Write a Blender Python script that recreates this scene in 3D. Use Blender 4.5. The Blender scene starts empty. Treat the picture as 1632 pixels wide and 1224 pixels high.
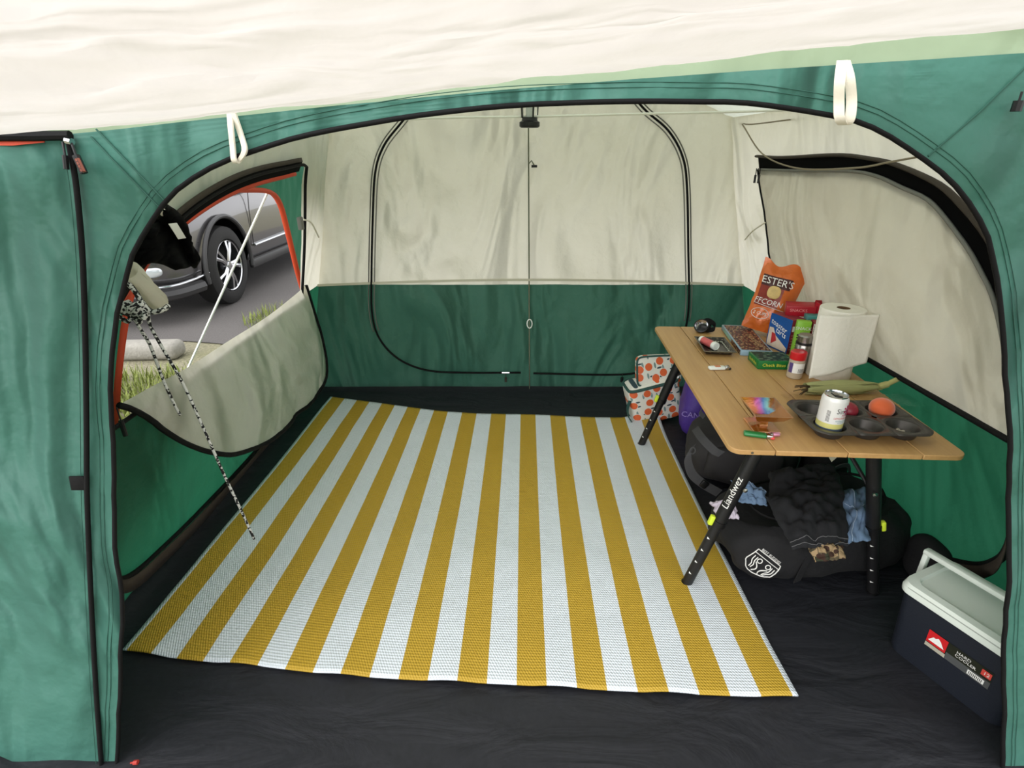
import bpy, bmesh, math, random
from mathutils import Vector as V, Matrix as M, noise
random.seed(7)
PI = math.pi
SC = bpy.context.scene
COL = SC.collection

# ---------------------------------------------------------------- camera
CAM_H, FPX, PITCH = 1.3, 858.0, math.atan(370 / 858)
cam_d = bpy.data.cameras.new('camera'); cam = bpy.data.objects.new('camera', cam_d); COL.objects.link(cam)
cam_d.sensor_width = 36; cam_d.lens = FPX / 1632 * 36; cam_d.clip_start = .02
cam.location = (0, 0, CAM_H); cam.rotation_euler = (PI / 2 - PITCH, 0, 0)
SC.camera = cam
# ---------------------------------------------------------------- overcast sky
w = bpy.data.worlds.new('overcast_sky'); SC.world = w; w.use_nodes = True
bg = w.node_tree.nodes['Background']; bg.inputs[0].default_value = (.97, .985, 1, 1); bg.inputs[1].default_value = 1.0
sun_d = bpy.data.lights.new('veiled_sun', 'SUN'); sun_d.energy = 1.8; sun_d.angle = math.radians(75); sun_d.color = (1, .99, .98)
sun = bpy.data.objects.new('veiled_sun', sun_d); COL.objects.link(sun); sun.rotation_euler = (math.radians(56), 0, math.radians(-42))
SC.view_settings.view_transform = 'Standard'; SC.view_settings.look = 'None'; SC.view_settings.gamma = 1
SC.view_settings.use_curve_mapping = False
SC.view_settings.exposure = 0.9
SC.cycles.use_denoising = True
SC.cycles.max_bounces = 10; SC.cycles.diffuse_bounces = 6; SC.cycles.transmission_bounces = 8; SC.cycles.transparent_max_bounces = 12

# ---------------------------------------------------------------- helpers: sight lines onto real planes
_s, _c = math.sin(PITCH), math.cos(PITCH)
def ray(u, v):
    a, b = (u - 816) / FPX, (v - 612) / FPX
    return V((a, _c - b * _s, -_s - b * _c))
def UP(u, v, n, d):
    r = ray(u, v); n = V(n); t = (d - n.z * CAM_H) / n.dot(r)
    return V((0, 0, CAM_H)) + r * t
def UZ(u, v, z=0): return UP(u, v, (0, 0, 1), z)
def UY(u, v, y): return UP(u, v, (0, 1, 0), y)
def UL(u, v, o=0): return UP(u, v, (1, 0, -.23), -1.2 + o)
def UR(u, v, o=0): return UP(u, v, (1, 0, .26), 1.42 - o)
def UF(u, v, o=0): return UP(u, v, (0, 1, -.18), .80 - o)
def UB(u, v, o=0): return UP(u, v, (0, 1, .06), 2.95 - o)

# ---------------------------------------------------------------- helpers: materials
def S(r, g, b):
    def f(c):
        c /= 255
        return c / 12.92 if c <= .04045 else ((c + .055) / 1.055) ** 2.4
    return (f(r), f(g), f(b), 1)
MATS = {}
def _new(name):
    m = bpy.data.materials.new(name); m.use_nodes = True; n = m.node_tree.nodes; n.clear()
    out = n.new('ShaderNodeOutputMaterial'); MATS[name] = m
    return m, n, m.node_tree.links, out
def _noise(n, l, scale, stretch=None, detail=4, coord='Object', dist=0.0):
    tc = n.new('ShaderNodeTexCoord'); mp = n.new('ShaderNodeMapping'); tx = n.new('ShaderNodeTexNoise')
    l.new(tc.outputs[coord], mp.inputs[0]); l.new(mp.outputs[0], tx.inputs[0])
    tx.inputs['Scale'].default_value = scale; tx.inputs['Detail'].default_value = detail; tx.inputs['Distortion'].default_value = dist
    if stretch:
        mp.inputs['Scale'].default_value = stretch[:3]
        if len(stretch) > 3: mp.inputs['Rotation'].default_value = stretch[3:6]
    return tx
def _mixcol(n, l, fac, a, b):
    mx = n.new('ShaderNodeMix'); mx.data_type = 'RGBA'
    if hasattr(fac, 'links') or hasattr(fac, 'is_linked'): l.new(fac, mx.inputs[0])
    else: mx.inputs[0].default_value = fac
    for s, i in ((a, 6), (b, 7)):
        if isinstance(s, tuple): mx.inputs[i].default_value = s
        else: l.new(s, mx.inputs[i])
    return mx.outputs[2]
def _math(n, l, op, a, b=None):
    m = n.new('ShaderNodeMath'); m.operation = op
    for s, i in ((a, 0), (b, 1)):
        if s is None: continue
        if isinstance(s, (int, float)): m.inputs[i].default_value = s
        else: l.new(s, m.inputs[i])
    return m.outputs[0]
def pm(name, col, rough=.6, metal=0, var=0, vs=20, stretch=None, bump=0, bs=150, bstretch=None, bdist=.004, spec=.5, coat=0, trans=0, ior=1.45, alpha=1, sheen=0):
    if name in MATS: return MATS[name]
    m, n, l, out = _new(name); p = n.new('ShaderNodeBsdfPrincipled'); l.new(p.outputs[0], out.inputs[0])
    p.inputs['Roughness'].default_value = rough; p.inputs['Metallic'].default_value = metal
    p.inputs['Specular IOR Level'].default_value = spec; p.inputs['Coat Weight'].default_value = coat
    p.inputs['Transmission Weight'].default_value = trans; p.inputs['IOR'].default_value = ior; p.inputs['Alpha'].default_value = alpha
    p.inputs['Sheen Weight'].default_value = sheen
    if var:
        t = _noise(n, l, vs, stretch)
        a = tuple(c * (1 - var) for c in col[:3]) + (1,); b = tuple(min(1, c * (1 + var)) for c in col[:3]) + (1,)
        l.new(_mixcol(n, l, t.outputs[0], a, b), p.inputs['Base Color'])
    else: p.inputs['Base Color'].default_value = col
    if bump:
        t = _noise(n, l, bs, bstretch); b = n.new('ShaderNodeBump'); b.inputs['Strength'].default_value = bump; b.inputs['Distance'].default_value = bdist
        l.new(t.outputs[0], b.inputs['Height']); l.new(b.outputs[0], p.inputs['Normal'])
    return m
def fab(name, col, trans=.45, bump=.5, bs=3, stretch=None, tcol=None, var=.05, rough=.6, bdist=.2):
    """thin woven cloth: reflects on its lit side and lets diffuse light through"""
    if name in MATS: return MATS[name]
    m, n, l, out = _new(name); p = n.new('ShaderNodeBsdfPrincipled'); tr = n.new('ShaderNodeBsdfTranslucent'); mx = n.new('ShaderNodeMixShader')
    p.inputs['Roughness'].default_value = rough; p.inputs['Specular IOR Level'].default_value = .25
    t = _noise(n, l, bs, stretch, 2.5, dist=.6); t2 = _noise(n, l, bs * 7, (1, 1, 1), 3)
    a = tuple(c * (1 - var) for c in col[:3]) + (1,); b = tuple(min(1, c * (1 + var)) for c in col[:3]) + (1,)
    cc = _mixcol(n, l, t2.outputs[0], a, b); l.new(cc, p.inputs['Base Color'])
    if tcol: tr.inputs[0].default_value = tcol
    else: l.new(cc, tr.inputs[0])
    rd = _noise(n, l, bs * .55, tuple(stretch[:3]) + ((.5, .45, .4) if len(stretch) < 4 else tuple(stretch[3:6])) if stretch else (1, 1, 1), 4, dist=.9); rd.noise_type = 'RIDGED_MULTIFRACTAL'
    h = _math(n, l, 'ADD', _math(n, l, 'ADD', t.outputs[0], _math(n, l, 'MULTIPLY', rd.outputs[0], .22)), _math(n, l, 'MULTIPLY', t2.outputs[0], .03))
    bu = n.new('ShaderNodeBump'); bu.inputs['Strength'].default_value = bump; bu.inputs['Distance'].default_value = bdist
    l.new(h, bu.inputs['Height']); l.new(bu.outputs[0], p.inputs['Normal']); l.new(bu.outputs[0], tr.inputs['Normal'])
    mx.inputs[0].default_value = trans
    l.new(p.outputs[0], mx.inputs[1]); l.new(tr.outputs[0], mx.inputs[2]); l.new(mx.outputs[0], out.inputs[0])
    return m

# ---------------------------------------------------------------- helpers: meshes
class B:
    def __init__(s): s.v = []; s.f = []; s.mi = []; s.uv = {}
    def add(s, vs, fs, mi=0, T=None, uvs=None):
        o = len(s.v)
        s.v += [(T @ V(v)) if T else V(v) for v in vs]
        for i, f in enumerate(fs):
            if uvs: s.uv[len(s.f)] = [uvs[k] for k in f]
            s.f.append([k + o for k in f]); s.mi.append(mi)
        return s
    def box(s, sx, sy, sz, c=(0, 0, 0), r=0, seg=2, mi=0, T=None):
        bm = bmesh.new(); bmesh.ops.create_cube(bm, size=1)
        for v in bm.verts: v.co = V((v.co.x * sx, v.co.y * sy, v.co.z * sz)) + V(c)
        if r: bmesh.ops.bevel(bm, geom=bm.edges[:], offset=r, segments=seg, affect='EDGES', profile=.5)
        bm.verts.index_update(); s.add([v.co.copy() for v in bm.verts], [[v.index for v in f.verts] for f in bm.faces], mi, T); bm.free(); return s
    def tube(s, pts, r, n=8, mi=0, closed=False, T=None, flat=None):
        pts = [V(p) for p in pts]; N = len(pts); rs = r if isinstance(r, (list, tuple)) else [r] * N
        vs = []; up = None
        for i, p in enumerate(pts):
            a = pts[i - 1] if (i or closed) else p; b = pts[(i + 1) % N] if (i < N - 1 or closed) else p
            t = (b - a); t = t.normalized() if t.length > 1e-9 else V((0, 0, 1))
            if up is None: up = V((0, 0, 1)) if abs(t.z) < .9 else V((0, 1, 0))
            sd = t.cross(up); sd = sd.normalized() if sd.length > 1e-6 else V((1, 0, 0)); up = sd.cross(t).normalized()
            fl = flat or 1
            for k in range(n):
                an = 2 * PI * k / n; vs.append(p + sd * math.cos(an) * rs[i] + up * math.sin(an) * rs[i] * fl)
        fs = []
        for i in range(N if closed else N - 1):
            j = (i + 1) % N
            for k in range(n): fs.append([i * n + k, i * n + (k + 1) % n, j * n + (k + 1) % n, j * n + k])
        if not closed: fs += [list(range(n))[::-1], [(N - 1) * n + k for k in range(n)]]
        return s.add(vs, fs, mi, T)
    def ribbon(s, pts, wvec, mi=0, th=.0015):
        """flat strap of real thickness along pts; wvec = half width vector or function(i)"""
        pts = [V(p) for p in pts]; vs = []; N = len(pts)
        for i, p in enumerate(pts):
            wv = V(wvec(i)) if callable(wvec) else V(wvec)
            t = (pts[min(i + 1, N - 1)] - pts[max(i - 1, 0)]).normalized(); nn = t.cross(wv).normalized() * th
            vs += [p - wv - nn, p + wv - nn, p + wv + nn, p - wv + nn]
        fs = [[i * 4 + k, i * 4 + (k + 1) % 4, i * 4 + 4 + (k + 1) % 4, i * 4 + 4 + k] for i in range(N - 1) for k in range(4)]
        fs += [[3, 2, 1, 0], [(N - 1) * 4 + k for k in range(4)]]
        return s.add(vs, fs, mi)
    def lathe(s, prof, n=24, mi=0, T=None):
        vs = []; fs = []; mis = mi if isinstance(mi, (list, tuple)) else None
        for r, z in prof:
            for k in range(n): vs.append(V((max(r, 1e-5) * math.cos(2 * PI * k / n), max(r, 1e-5) * math.sin(2 * PI * k / n), z)))
        for i in range(len(prof) - 1):
            q = [[i * n + k, i * n + (k + 1) % n, (i + 1) * n + (k + 1) % n, (i + 1) * n + k] for k in range(n)]
            if mis: s_o = len(s.f); fs2 = q; s.mi  # grouped below
            fs += q
        o = len(s.f); s.add(vs, fs, 0, T)
        for i in range(len(prof) - 1):
            for k in range(n): s.mi[o + i * n + k] = (mis[i] if mis else mi)
        return s
    def prism(s, poly, h, mi=0, T=None, z0=0):
        n = len(poly); vs = [V((x, y, z0)) for x, y in poly] + [V((x, y, z0 + h)) for x, y in poly]
        fs = [list(range(n))[::-1], [n + k for k in range(n)]] + [[k, (k + 1) % n, n + (k + 1) % n, n + k] for k in range(n)]
        return s.add(vs, fs, mi, T)
    def sheet(s, P, nu, nv, mi=0, T=None, mif=None, skip=None):
        vs = [V(P(i / nu, j / nv)) for j in range(nv + 1) for i in range(nu + 1)]
        uvs = [(i / nu, j / nv) for j in range(nv + 1) for i in range(nu + 1)]
        W = nu + 1; o = len(s.f); fs = []; ms = []
        for j in range(nv):
            for i in range(nu):
                if skip and skip((i + .5) / nu, (j + .5) / nv): continue
                fs.append([j * W + i, j * W + i + 1, j * W + W + i + 1, j * W + W + i]); ms.append(mif((i + .5) / nu, (j + .5) / nv) if mif else mi)
        s.add(vs, fs, 0, T, uvs)
        for k, mm in enumerate(ms): s.mi[o + k] = mm
        return s
    def soft(s, sx, sy, sz, e1=.5, e2=.5, amp=.01, fr=8, seed=0, nu=32, nv=18, mi=0, T=None, flat=True, shape=None):
        """stuffed cloth body: rounded box with folds, standing on z=0"""
        def sg(x, e): return math.copysign(abs(x) ** e, x)
        vs = []; fs = []
        for j in range(nv + 1):
            ph = -PI / 2 + PI * j / nv
            for i in range(nu):
                th = 2 * PI * i / nu
                p = V((sg(math.cos(ph), e1) * sg(math.cos(th), e2) * sx / 2, sg(math.cos(ph), e1) * sg(math.sin(th), e2) * sy / 2, sg(math.sin(ph), e1) * sz / 2 + sz / 2))
                if shape: p = shape(p)
                d = noise.noise(p * fr + V((seed, seed * 2, 0))) + .5 * noise.noise(p * fr * 2.3 + V((0, seed, 3)))
                q = V((p.x / sx, p.y / sy, (p.z - sz / 2) / sz)); q = q.normalized() if q.length > 1e-6 else q
                p = p + q * d * amp
                if flat: p.z = max(p.z, 0)
                vs.append(p)
        for j in range(nv):
            for i in range(nu): fs.append([j * nu + i, j * nu + (i + 1) % nu, (j + 1) * nu + (i + 1) % nu, (j + 1) * nu + i])
        return s.add(vs, fs, mi, T)
    def build(s, name, mats, parent=None, ang=35, loc=None, rot=None, solid=0, sub=0, label=None):
        me = bpy.data.meshes.new(name); me.from_pydata([tuple(v) for v in s.v], [], s.f)
        for m in (mats if isinstance(mats, (list, tuple)) else [mats]): me.materials.append(m)
        for p, k in zip(me.polygons, s.mi): p.material_index = k; p.use_smooth = ang > 0
        if s.uv:
            ul = me.uv_layers.new(name='UVMap')
            for p in me.polygons:
                for li, uv in zip(p.loop_indices, s.uv.get(p.index, [(0, 0)] * 20)): ul.data[li].uv = uv
        me.update()
        if 0 < ang < 180: me.set_sharp_from_angle(angle=math.radians(ang))
        o = bpy.data.objects.new(name, me); COL.objects.link(o)
        if parent: o.parent = parent
        if loc is not None: o.location = loc
        if rot is not None: o.rotation_euler = rot
        if solid: md = o.modifiers.new('thickness', 'SOLIDIFY'); md.thickness = solid; md.offset = 0
        if sub: md = o.modifiers.new('smooth', 'SUBSURF'); md.levels = sub; md.render_levels = sub
        if label: o['label'] = label
        return o
def thing(name, label, cat, loc=(0, 0, 0), rz=0, group=None, rot=None):
    o = bpy.data.objects.new(name, None); COL.objects.link(o); o.location = loc; o.rotation_euler = rot or (0, 0, rz); o.empty_display_size = .05
    return tag(o, label, cat, group)
def tag(o, label, cat, group=None):
    o['label'] = label; o['category'] = cat
    if group: o['group'] = group
    return o
def struct(o, label=None, cat=None):
    o['kind'] = 'structure'
    if label: o['label'] = label
    if cat: o['category'] = cat
    return o
def T(x=0, y=0, z=0, rx=0, ry=0, rz=0):
    return M.Translation((x, y, z)) @ M.Rotation(rz, 4, 'Z') @ M.Rotation(ry, 4, 'Y') @ M.Rotation(rx, 4, 'X')
def spline(pts, n=8):
    """Catmull-Rom through pts"""
    pts = [V(p) for p in pts]; q = [pts[0] * 2 - pts[1]] + pts + [pts[-1] * 2 - pts[-2]]; out = []
    for i in range(1, len(q) - 2):
        a, b, c, d = q[i - 1:i + 3]
        for k in range(n):
            t = k / n
            out.append(.5 * ((2 * b) + (c - a) * t + (2 * a - 5 * b + 4 * c - d) * t * t + (3 * b - a - 3 * c + d) * t ** 3))
    out.append(pts[-1]); return out
def resample(pts, n):
    pts = [V(p) for p in pts]; L = [0]
    for a, b in zip(pts, pts[1:]): L.append(L[-1] + (b - a).length)
    out = []; j = 0
    for k in range(n + 1):
        d = L[-1] * k / n
        while j < len(pts) - 2 and L[j + 1] < d: j += 1
        out.append(pts[j].lerp(pts[j + 1], (d - L[j]) / max(1e-9, L[j + 1] - L[j])))
    return out
_TX = {}
def text2d(s):
    """flat triangulated lettering, 1 unit tall, centred"""
    if s in _TX: return _TX[s]
    c = bpy.data.curves.new('t', 'FONT'); c.body = s; c.align_x = 'CENTER'; c.align_y = 'CENTER'; c.resolution_u = 2
    o = bpy.data.objects.new('t', c); COL.objects.link(o); dg = bpy.context.evaluated_depsgraph_get(); dg.update()
    me = bpy.data.meshes.new_from_object(o.evaluated_get(dg)); r = ([tuple(v.co[:2]) for v in me.vertices], [list(p.vertices) for p in me.polygons])
    bpy.data.objects.remove(o); bpy.data.curves.remove(c); bpy.data.meshes.remove(me); _TX[s] = r; return r
def subdiv(vs, fs):
    vs = list(vs); out_ = []; mid = {}
    def md(a, c):
        k = (min(a, c), max(a, c))
        if k not in mid: mid[k] = len(vs); vs.append(((vs[a][0] + vs[c][0]) / 2, (vs[a][1] + vs[c][1]) / 2))
        return mid[k]
    for f in fs:
        for q in range(1, len(f) - 1):
            a, b_, c = f[0], f[q], f[q + 1]; x, y, z = md(a, b_), md(b_, c), md(c, a); out_ += [[a, x, z], [x, b_, y], [z, y, c], [x, y, z]]
    return vs, out_
def letter(s, size, mat, parent, surf, name='lettering', rot=0, sx=1):
    """lettering laid on a surface; surf(x, y) -> point just proud of it"""
    vs, fs = text2d(s); cr, sr = math.cos(rot), math.sin(rot)
    b = B(); b.add([surf((x * sx * cr - y * sr) * size, (x * sx * sr + y * cr) * size) for x, y in vs], fs)
    return b.build(name, mat, parent, ang=0)
def plane_surf(o, ax, ay, lift=.0006):
    o, ax, ay = V(o), V(ax).normalized(), V(ay).normalized(); nn = ax.cross(ay) * lift
    return lambda x, y: o + ax * x + ay * y + nn
def poly_on(surf, pts, mi, b):
    b.add([surf(x, y) for x, y in pts], [list(range(len(pts)))], mi); return b
def rect_on(surf, x0, y0, x1, y1, b, mi=0, nx=1, ny=1):
    return b.sheet(lambda u, v: surf(x0 + (x1 - x0) * u, y0 + (y1 - y0) * v), nx, ny, mi)
def fbm(p, s=1, seed=0): return noise.fractal(V(p) * s + V((seed, seed * 1.7, seed * .3)), 1.0, 2.0, 4)

# ---------------------------------------------------------------- materials
CREAM = S(231, 227, 212)
m_cream = fab('cream_tent_cloth', CREAM, .5, 1, 2.2, (1.3, 1, .5, .3, .5, 0), tcol=S(229, 225, 212), bdist=.35)
m_awn = fab('cream_awning_cloth', S(238, 230, 226), .46, .8, 2.6, (.7, 2.2, 1), var=.03, bdist=.09)
m_pale = fab('pale_green_cloth', S(176, 196, 166), .5, .4, 3)
m_green = fab('dark_green_tent_cloth', S(44, 92, 76), .25, .5, 2.6, (1, 1, .5), tcol=S(40, 110, 82))
m_greenin = fab('green_wall_cloth', S(44, 96, 76), .38, 1, 2.6, (1, 1.3, .5, .4, 0, 0), tcol=S(38, 108, 78))
m_greenbk = fab('green_back_cloth', S(66, 104, 90), .25, 1, 2.4, (1.3, 1, .5, .3, .5, 0), tcol=S(56, 104, 86), bdist=.35)
m_greenfr = fab('green_front_cloth', S(70, 118, 106), .2, 1, 2.4, (1.6, 1, .55, 0, .35, 0), tcol=S(44, 112, 88), rough=.5, bdist=.28)
m_roof = fab('pale_roof_cloth', S(234, 235, 229), .7, .3, 3)
m_black = pm('black_nylon', S(12, 12, 13), .75, spec=.25, bump=.3, bs=60)
m_blackp = pm('black_plastic', S(15, 15, 16), .4)
m_mesh = pm('black_insect_mesh', S(8, 8, 9), .95, spec=.1)
m_brown = pm('brown_mud_flap', S(58, 50, 42), .8, var=.3, vs=30)
m_orange = pm('orange_binding', S(206, 70, 38), .6)
m_white = pm('white_plastic', S(225, 230, 224), .45)
m_cord = pm('white_cord', S(236, 236, 228), .8)
m_chrome = pm('polished_metal', S(200, 202, 205), .18, 1)
m_steel = pm('dark_steel', S(150, 147, 142), .27, 1)
m_yel = pm('yellow_green_lever', S(205, 225, 60), .4)
m_txtw = pm('white_print', S(230, 230, 226), .6)
m_txtk = pm('black_print', S(25, 24, 26), .6)
m_webb = pm('cream_webbing', S(222, 216, 200), .85, bump=.4, bs=400, bdist=.001)

def speckle(name, base, spots, scale=90, cut=.35, rough=.5, spec=.3):
    m, n, l, out = _new(name); p = n.new('ShaderNodeBsdfPrincipled'); l.new(p.outputs[0], out.inputs[0]); p.inputs['Roughness'].default_value = rough; p.inputs['Specular IOR Level'].default_value = spec
    tc = n.new('ShaderNodeTexCoord'); c = base
    for k, sp in enumerate(spots):
        mp = n.new('ShaderNodeMapping'); mp.inputs['Location'].default_value = (k * 3.3, k * 1.7, k * .9); l.new(tc.outputs['Object'], mp.inputs[0])
        v = n.new('ShaderNodeTexVoronoi'); v.inputs['Scale'].default_value = scale * (1 + .25 * k); v.distance = 'CHEBYCHEV' if k % 2 else 'EUCLIDEAN'; l.new(mp.outputs[0], v.inputs['Vector'])
        c = _mixcol(n, l, _math(n, l, 'LESS_THAN', v.outputs['Distance'], cut), c, sp)
    l.new(c, p.inputs['Base Color']); return m
# groundsheet: black coated cloth with creases
def mk_floor():
    m, n, l, out = _new('black_groundsheet'); p = n.new('ShaderNodeBsdfPrincipled'); l.new(p.outputs[0], out.inputs[0])
    t = _noise(n, l, 3.2, (1, 2.6, 1, 0, 0, .5), 5, dist=.8); t2 = _noise(n, l, 60)
    l.new(_mixcol(n, l, t2.outputs[0], S(22, 23, 27), S(38, 39, 45)), p.inputs['Base Color'])
    p.inputs['Roughness'].default_value = .55; p.inputs['Specular IOR Level'].default_value = .35
    b = n.new('ShaderNodeBump'); b.inputs['Strength'].default_value = .55; b.inputs['Distance'].default_value = .03
    l.new(t.outputs[0], b.inputs['Height']); l.new(b.outputs[0], p.inputs['Normal']); return m
m_floor = mk_floor()
def mk_ground():
    m, n, l, out = _new('gravel_ground'); p = n.new('ShaderNodeBsdfPrincipled'); l.new(p.outputs[0], out.inputs[0]); p.inputs['Roughness'].default_value = .95
    a = _noise(n, l, 60, None, 6); b2 = _noise(n, l, 2.2, None, 4)
    l.new(_mixcol(n, l, b2.outputs[0], _mixcol(n, l, a.outputs[0], S(70, 62, 54), S(190, 178, 164)), _mixcol(n, l, a.outputs[0], S(74, 84, 44), S(150, 150, 96))), p.inputs['Base Color'])
    b = n.new('ShaderNodeBump'); b.inputs['Strength'].default_value = .8; b.inputs['Distance'].default_value = .02; l.new(a.outputs[0], b.inputs['Height']); l.new(b.outputs[0], p.inputs['Normal']); return m
m_ground = mk_ground()
m_asph = pm('asphalt', S(98, 94, 92), .9, var=.45, vs=90, bump=.6, bs=160, bdist=.01)
m_conc = pm('concrete', S(150, 146, 138), .9, var=.25, vs=40, bump=.5, bs=60, bdist=.01)
def mk_rug():
    m, n, l, out = _new('striped_plastic_straw'); p = n.new('ShaderNodeBsdfPrincipled'); l.new(p.outputs[0], out.inputs[0])
    tc = n.new('ShaderNodeTexCoord'); sp = n.new('ShaderNodeSeparateXYZ'); l.new(tc.outputs['UV'], sp.inputs[0])
    u = sp.outputs[0]; v = sp.outputs[1]
    q = _math(n, l, 'MULTIPLY', _math(n, l, 'SUBTRACT', u, .008), 23 / .984)
    st = _math(n, l, 'LESS_THAN', _math(n, l, 'FLOORED_MODULO', q, 2.0), 1.0)
    inside = _math(n, l, 'MULTIPLY', _math(n, l, 'GREATER_THAN', u, .008), _math(n, l, 'LESS_THAN', u, .992))
    st = _math(n, l, 'MULTIPLY', st, inside)
    # twill weave: slanted ribs
    wv = _math(n, l, 'SINE', _math(n, l, 'ADD', _math(n, l, 'MULTIPLY', u, 1500), _math(n, l, 'MULTIPLY', v, 700)))
    wv2 = _math(n, l, 'SINE', _math(n, l, 'MULTIPLY', v, 1100)); h = _math(n, l, 'ADD', wv, wv2)
    f = _math(n, l, 'MULTIPLY_ADD', h, .12); f.node.inputs[2].default_value = .5
    nz = _noise(n, l, 3)
    c = _mixcol(n, l, st, _mixcol(n, l, f, S(198, 208, 214), S(232, 238, 246)), _mixcol(n, l, f, S(168, 134, 30), S(199, 165, 60)))
    l.new(c, p.inputs['Base Color']); p.inputs['Roughness'].default_value = .5; p.inputs['Specular IOR Level'].default_value = .4
    b = n.new('ShaderNodeBump'); b.inputs['Strength'].default_value = .35; b.inputs['Distance'].default_value = .003
    l.new(h, b.inputs['Height']); l.new(b.outputs[0], p.inputs['Normal']); return m
m_rug = mk_rug()
def mk_bamboo():
    m, n, l, out = _new('bamboo_laminate'); p = n.new('ShaderNodeBsdfPrincipled'); l.new(p.outputs[0], out.inputs[0])
    a = _noise(n, l, 14, (4, .25, 4), 4); b2 = _noise(n, l, 60, (3, .06, 3), 3); d = _noise(n, l, 2.5, (8, .5, 1), 2)
    c = _mixcol(n, l, a.outputs[0], S(158, 116, 66), S(206, 166, 108)); c = _mixcol(n, l, _math(n, l, 'MULTIPLY', b2.outputs[0], .5), c, S(150, 108, 60)); c = _mixcol(n, l, _math(n, l, 'MULTIPLY', d.outputs[0], .4), c, S(214, 176, 120))
    l.new(c, p.inputs['Base Color']); p.inputs['Roughness'].default_value = .42; return m
m_bam = mk_bamboo()

# ================================================================ OUTSIDE
b = B(); b.sheet(lambda u, v: V((-40 + 80 * u, -30 + 80 * v, -.02)), 8, 8)
struct(b.build('ground', m_ground), 'gravel and grass ground around the tent')
b = B(); b.sheet(lambda u, v: V((-12 + 10.6 * u + .5 * math.sin(v * 9) * (u > .9), 3.75 + 22 * v + .12 * math.sin(u * 30) * (v < .02), -.012)), 40, 20)
struct(b.build('asphalt_pad', m_asph), 'dark asphalt parking pad outside the tent')

# concrete wheel stop
t = UZ(232, 562); wz = thing('wheel_stop', 'pale concrete wheel stop on the gravel before the car', 'wheel stop', (-3.05, 3.5, -.02), .05)
b = B(); b.box(1.5, .17, .12, (0, 0, .06), .045, 3); b.build('concrete_block', m_conc, wz)

# grass tufts beside the parking pad
m_blade = pm('grass_blade', S(128, 138, 70), .8, var=.4, vs=6)
b = B()
for cx, cy, rx, ry, n in ((-2.15, 2.85, .55, .38, 1500), (-1.95, 4.45, .3, .35, 420), (-2.6, 2.6, .5, .4, 500)):
    for k in range(n):
        a = random.random() * 2 * PI; r = math.sqrt(random.random()); x = cx + rx * r * math.cos(a); y = cy + ry * r * math.sin(a)
        h = random.uniform(.03, .11); d = random.random() * 2 * PI; lean = random.uniform(.01, .07); wd = .004
        dx, dy = math.cos(d), math.sin(d); px, py = -dy * wd, dx * wd
        p0 = V((x, y, -.02)); p1 = p0 + V((dx * lean * .4, dy * lean * .4, h * .6)); p2 = p0 + V((dx * lean, dy * lean, h))
        b.add([p0 - V((px, py, 0)), p0 + V((px, py, 0)), p1 + V((px, py, 0)) * .7, p1 - V((px, py, 0)) * .7, p2], [[0, 1, 2, 3], [3, 2, 4]])
g = b.build('grass', m_blade, ang=0); g['kind'] = 'stuff'; g['label'] = 'dry green grass tufts at the edge of the parking pad'; g['category'] = 'grass'

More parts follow.
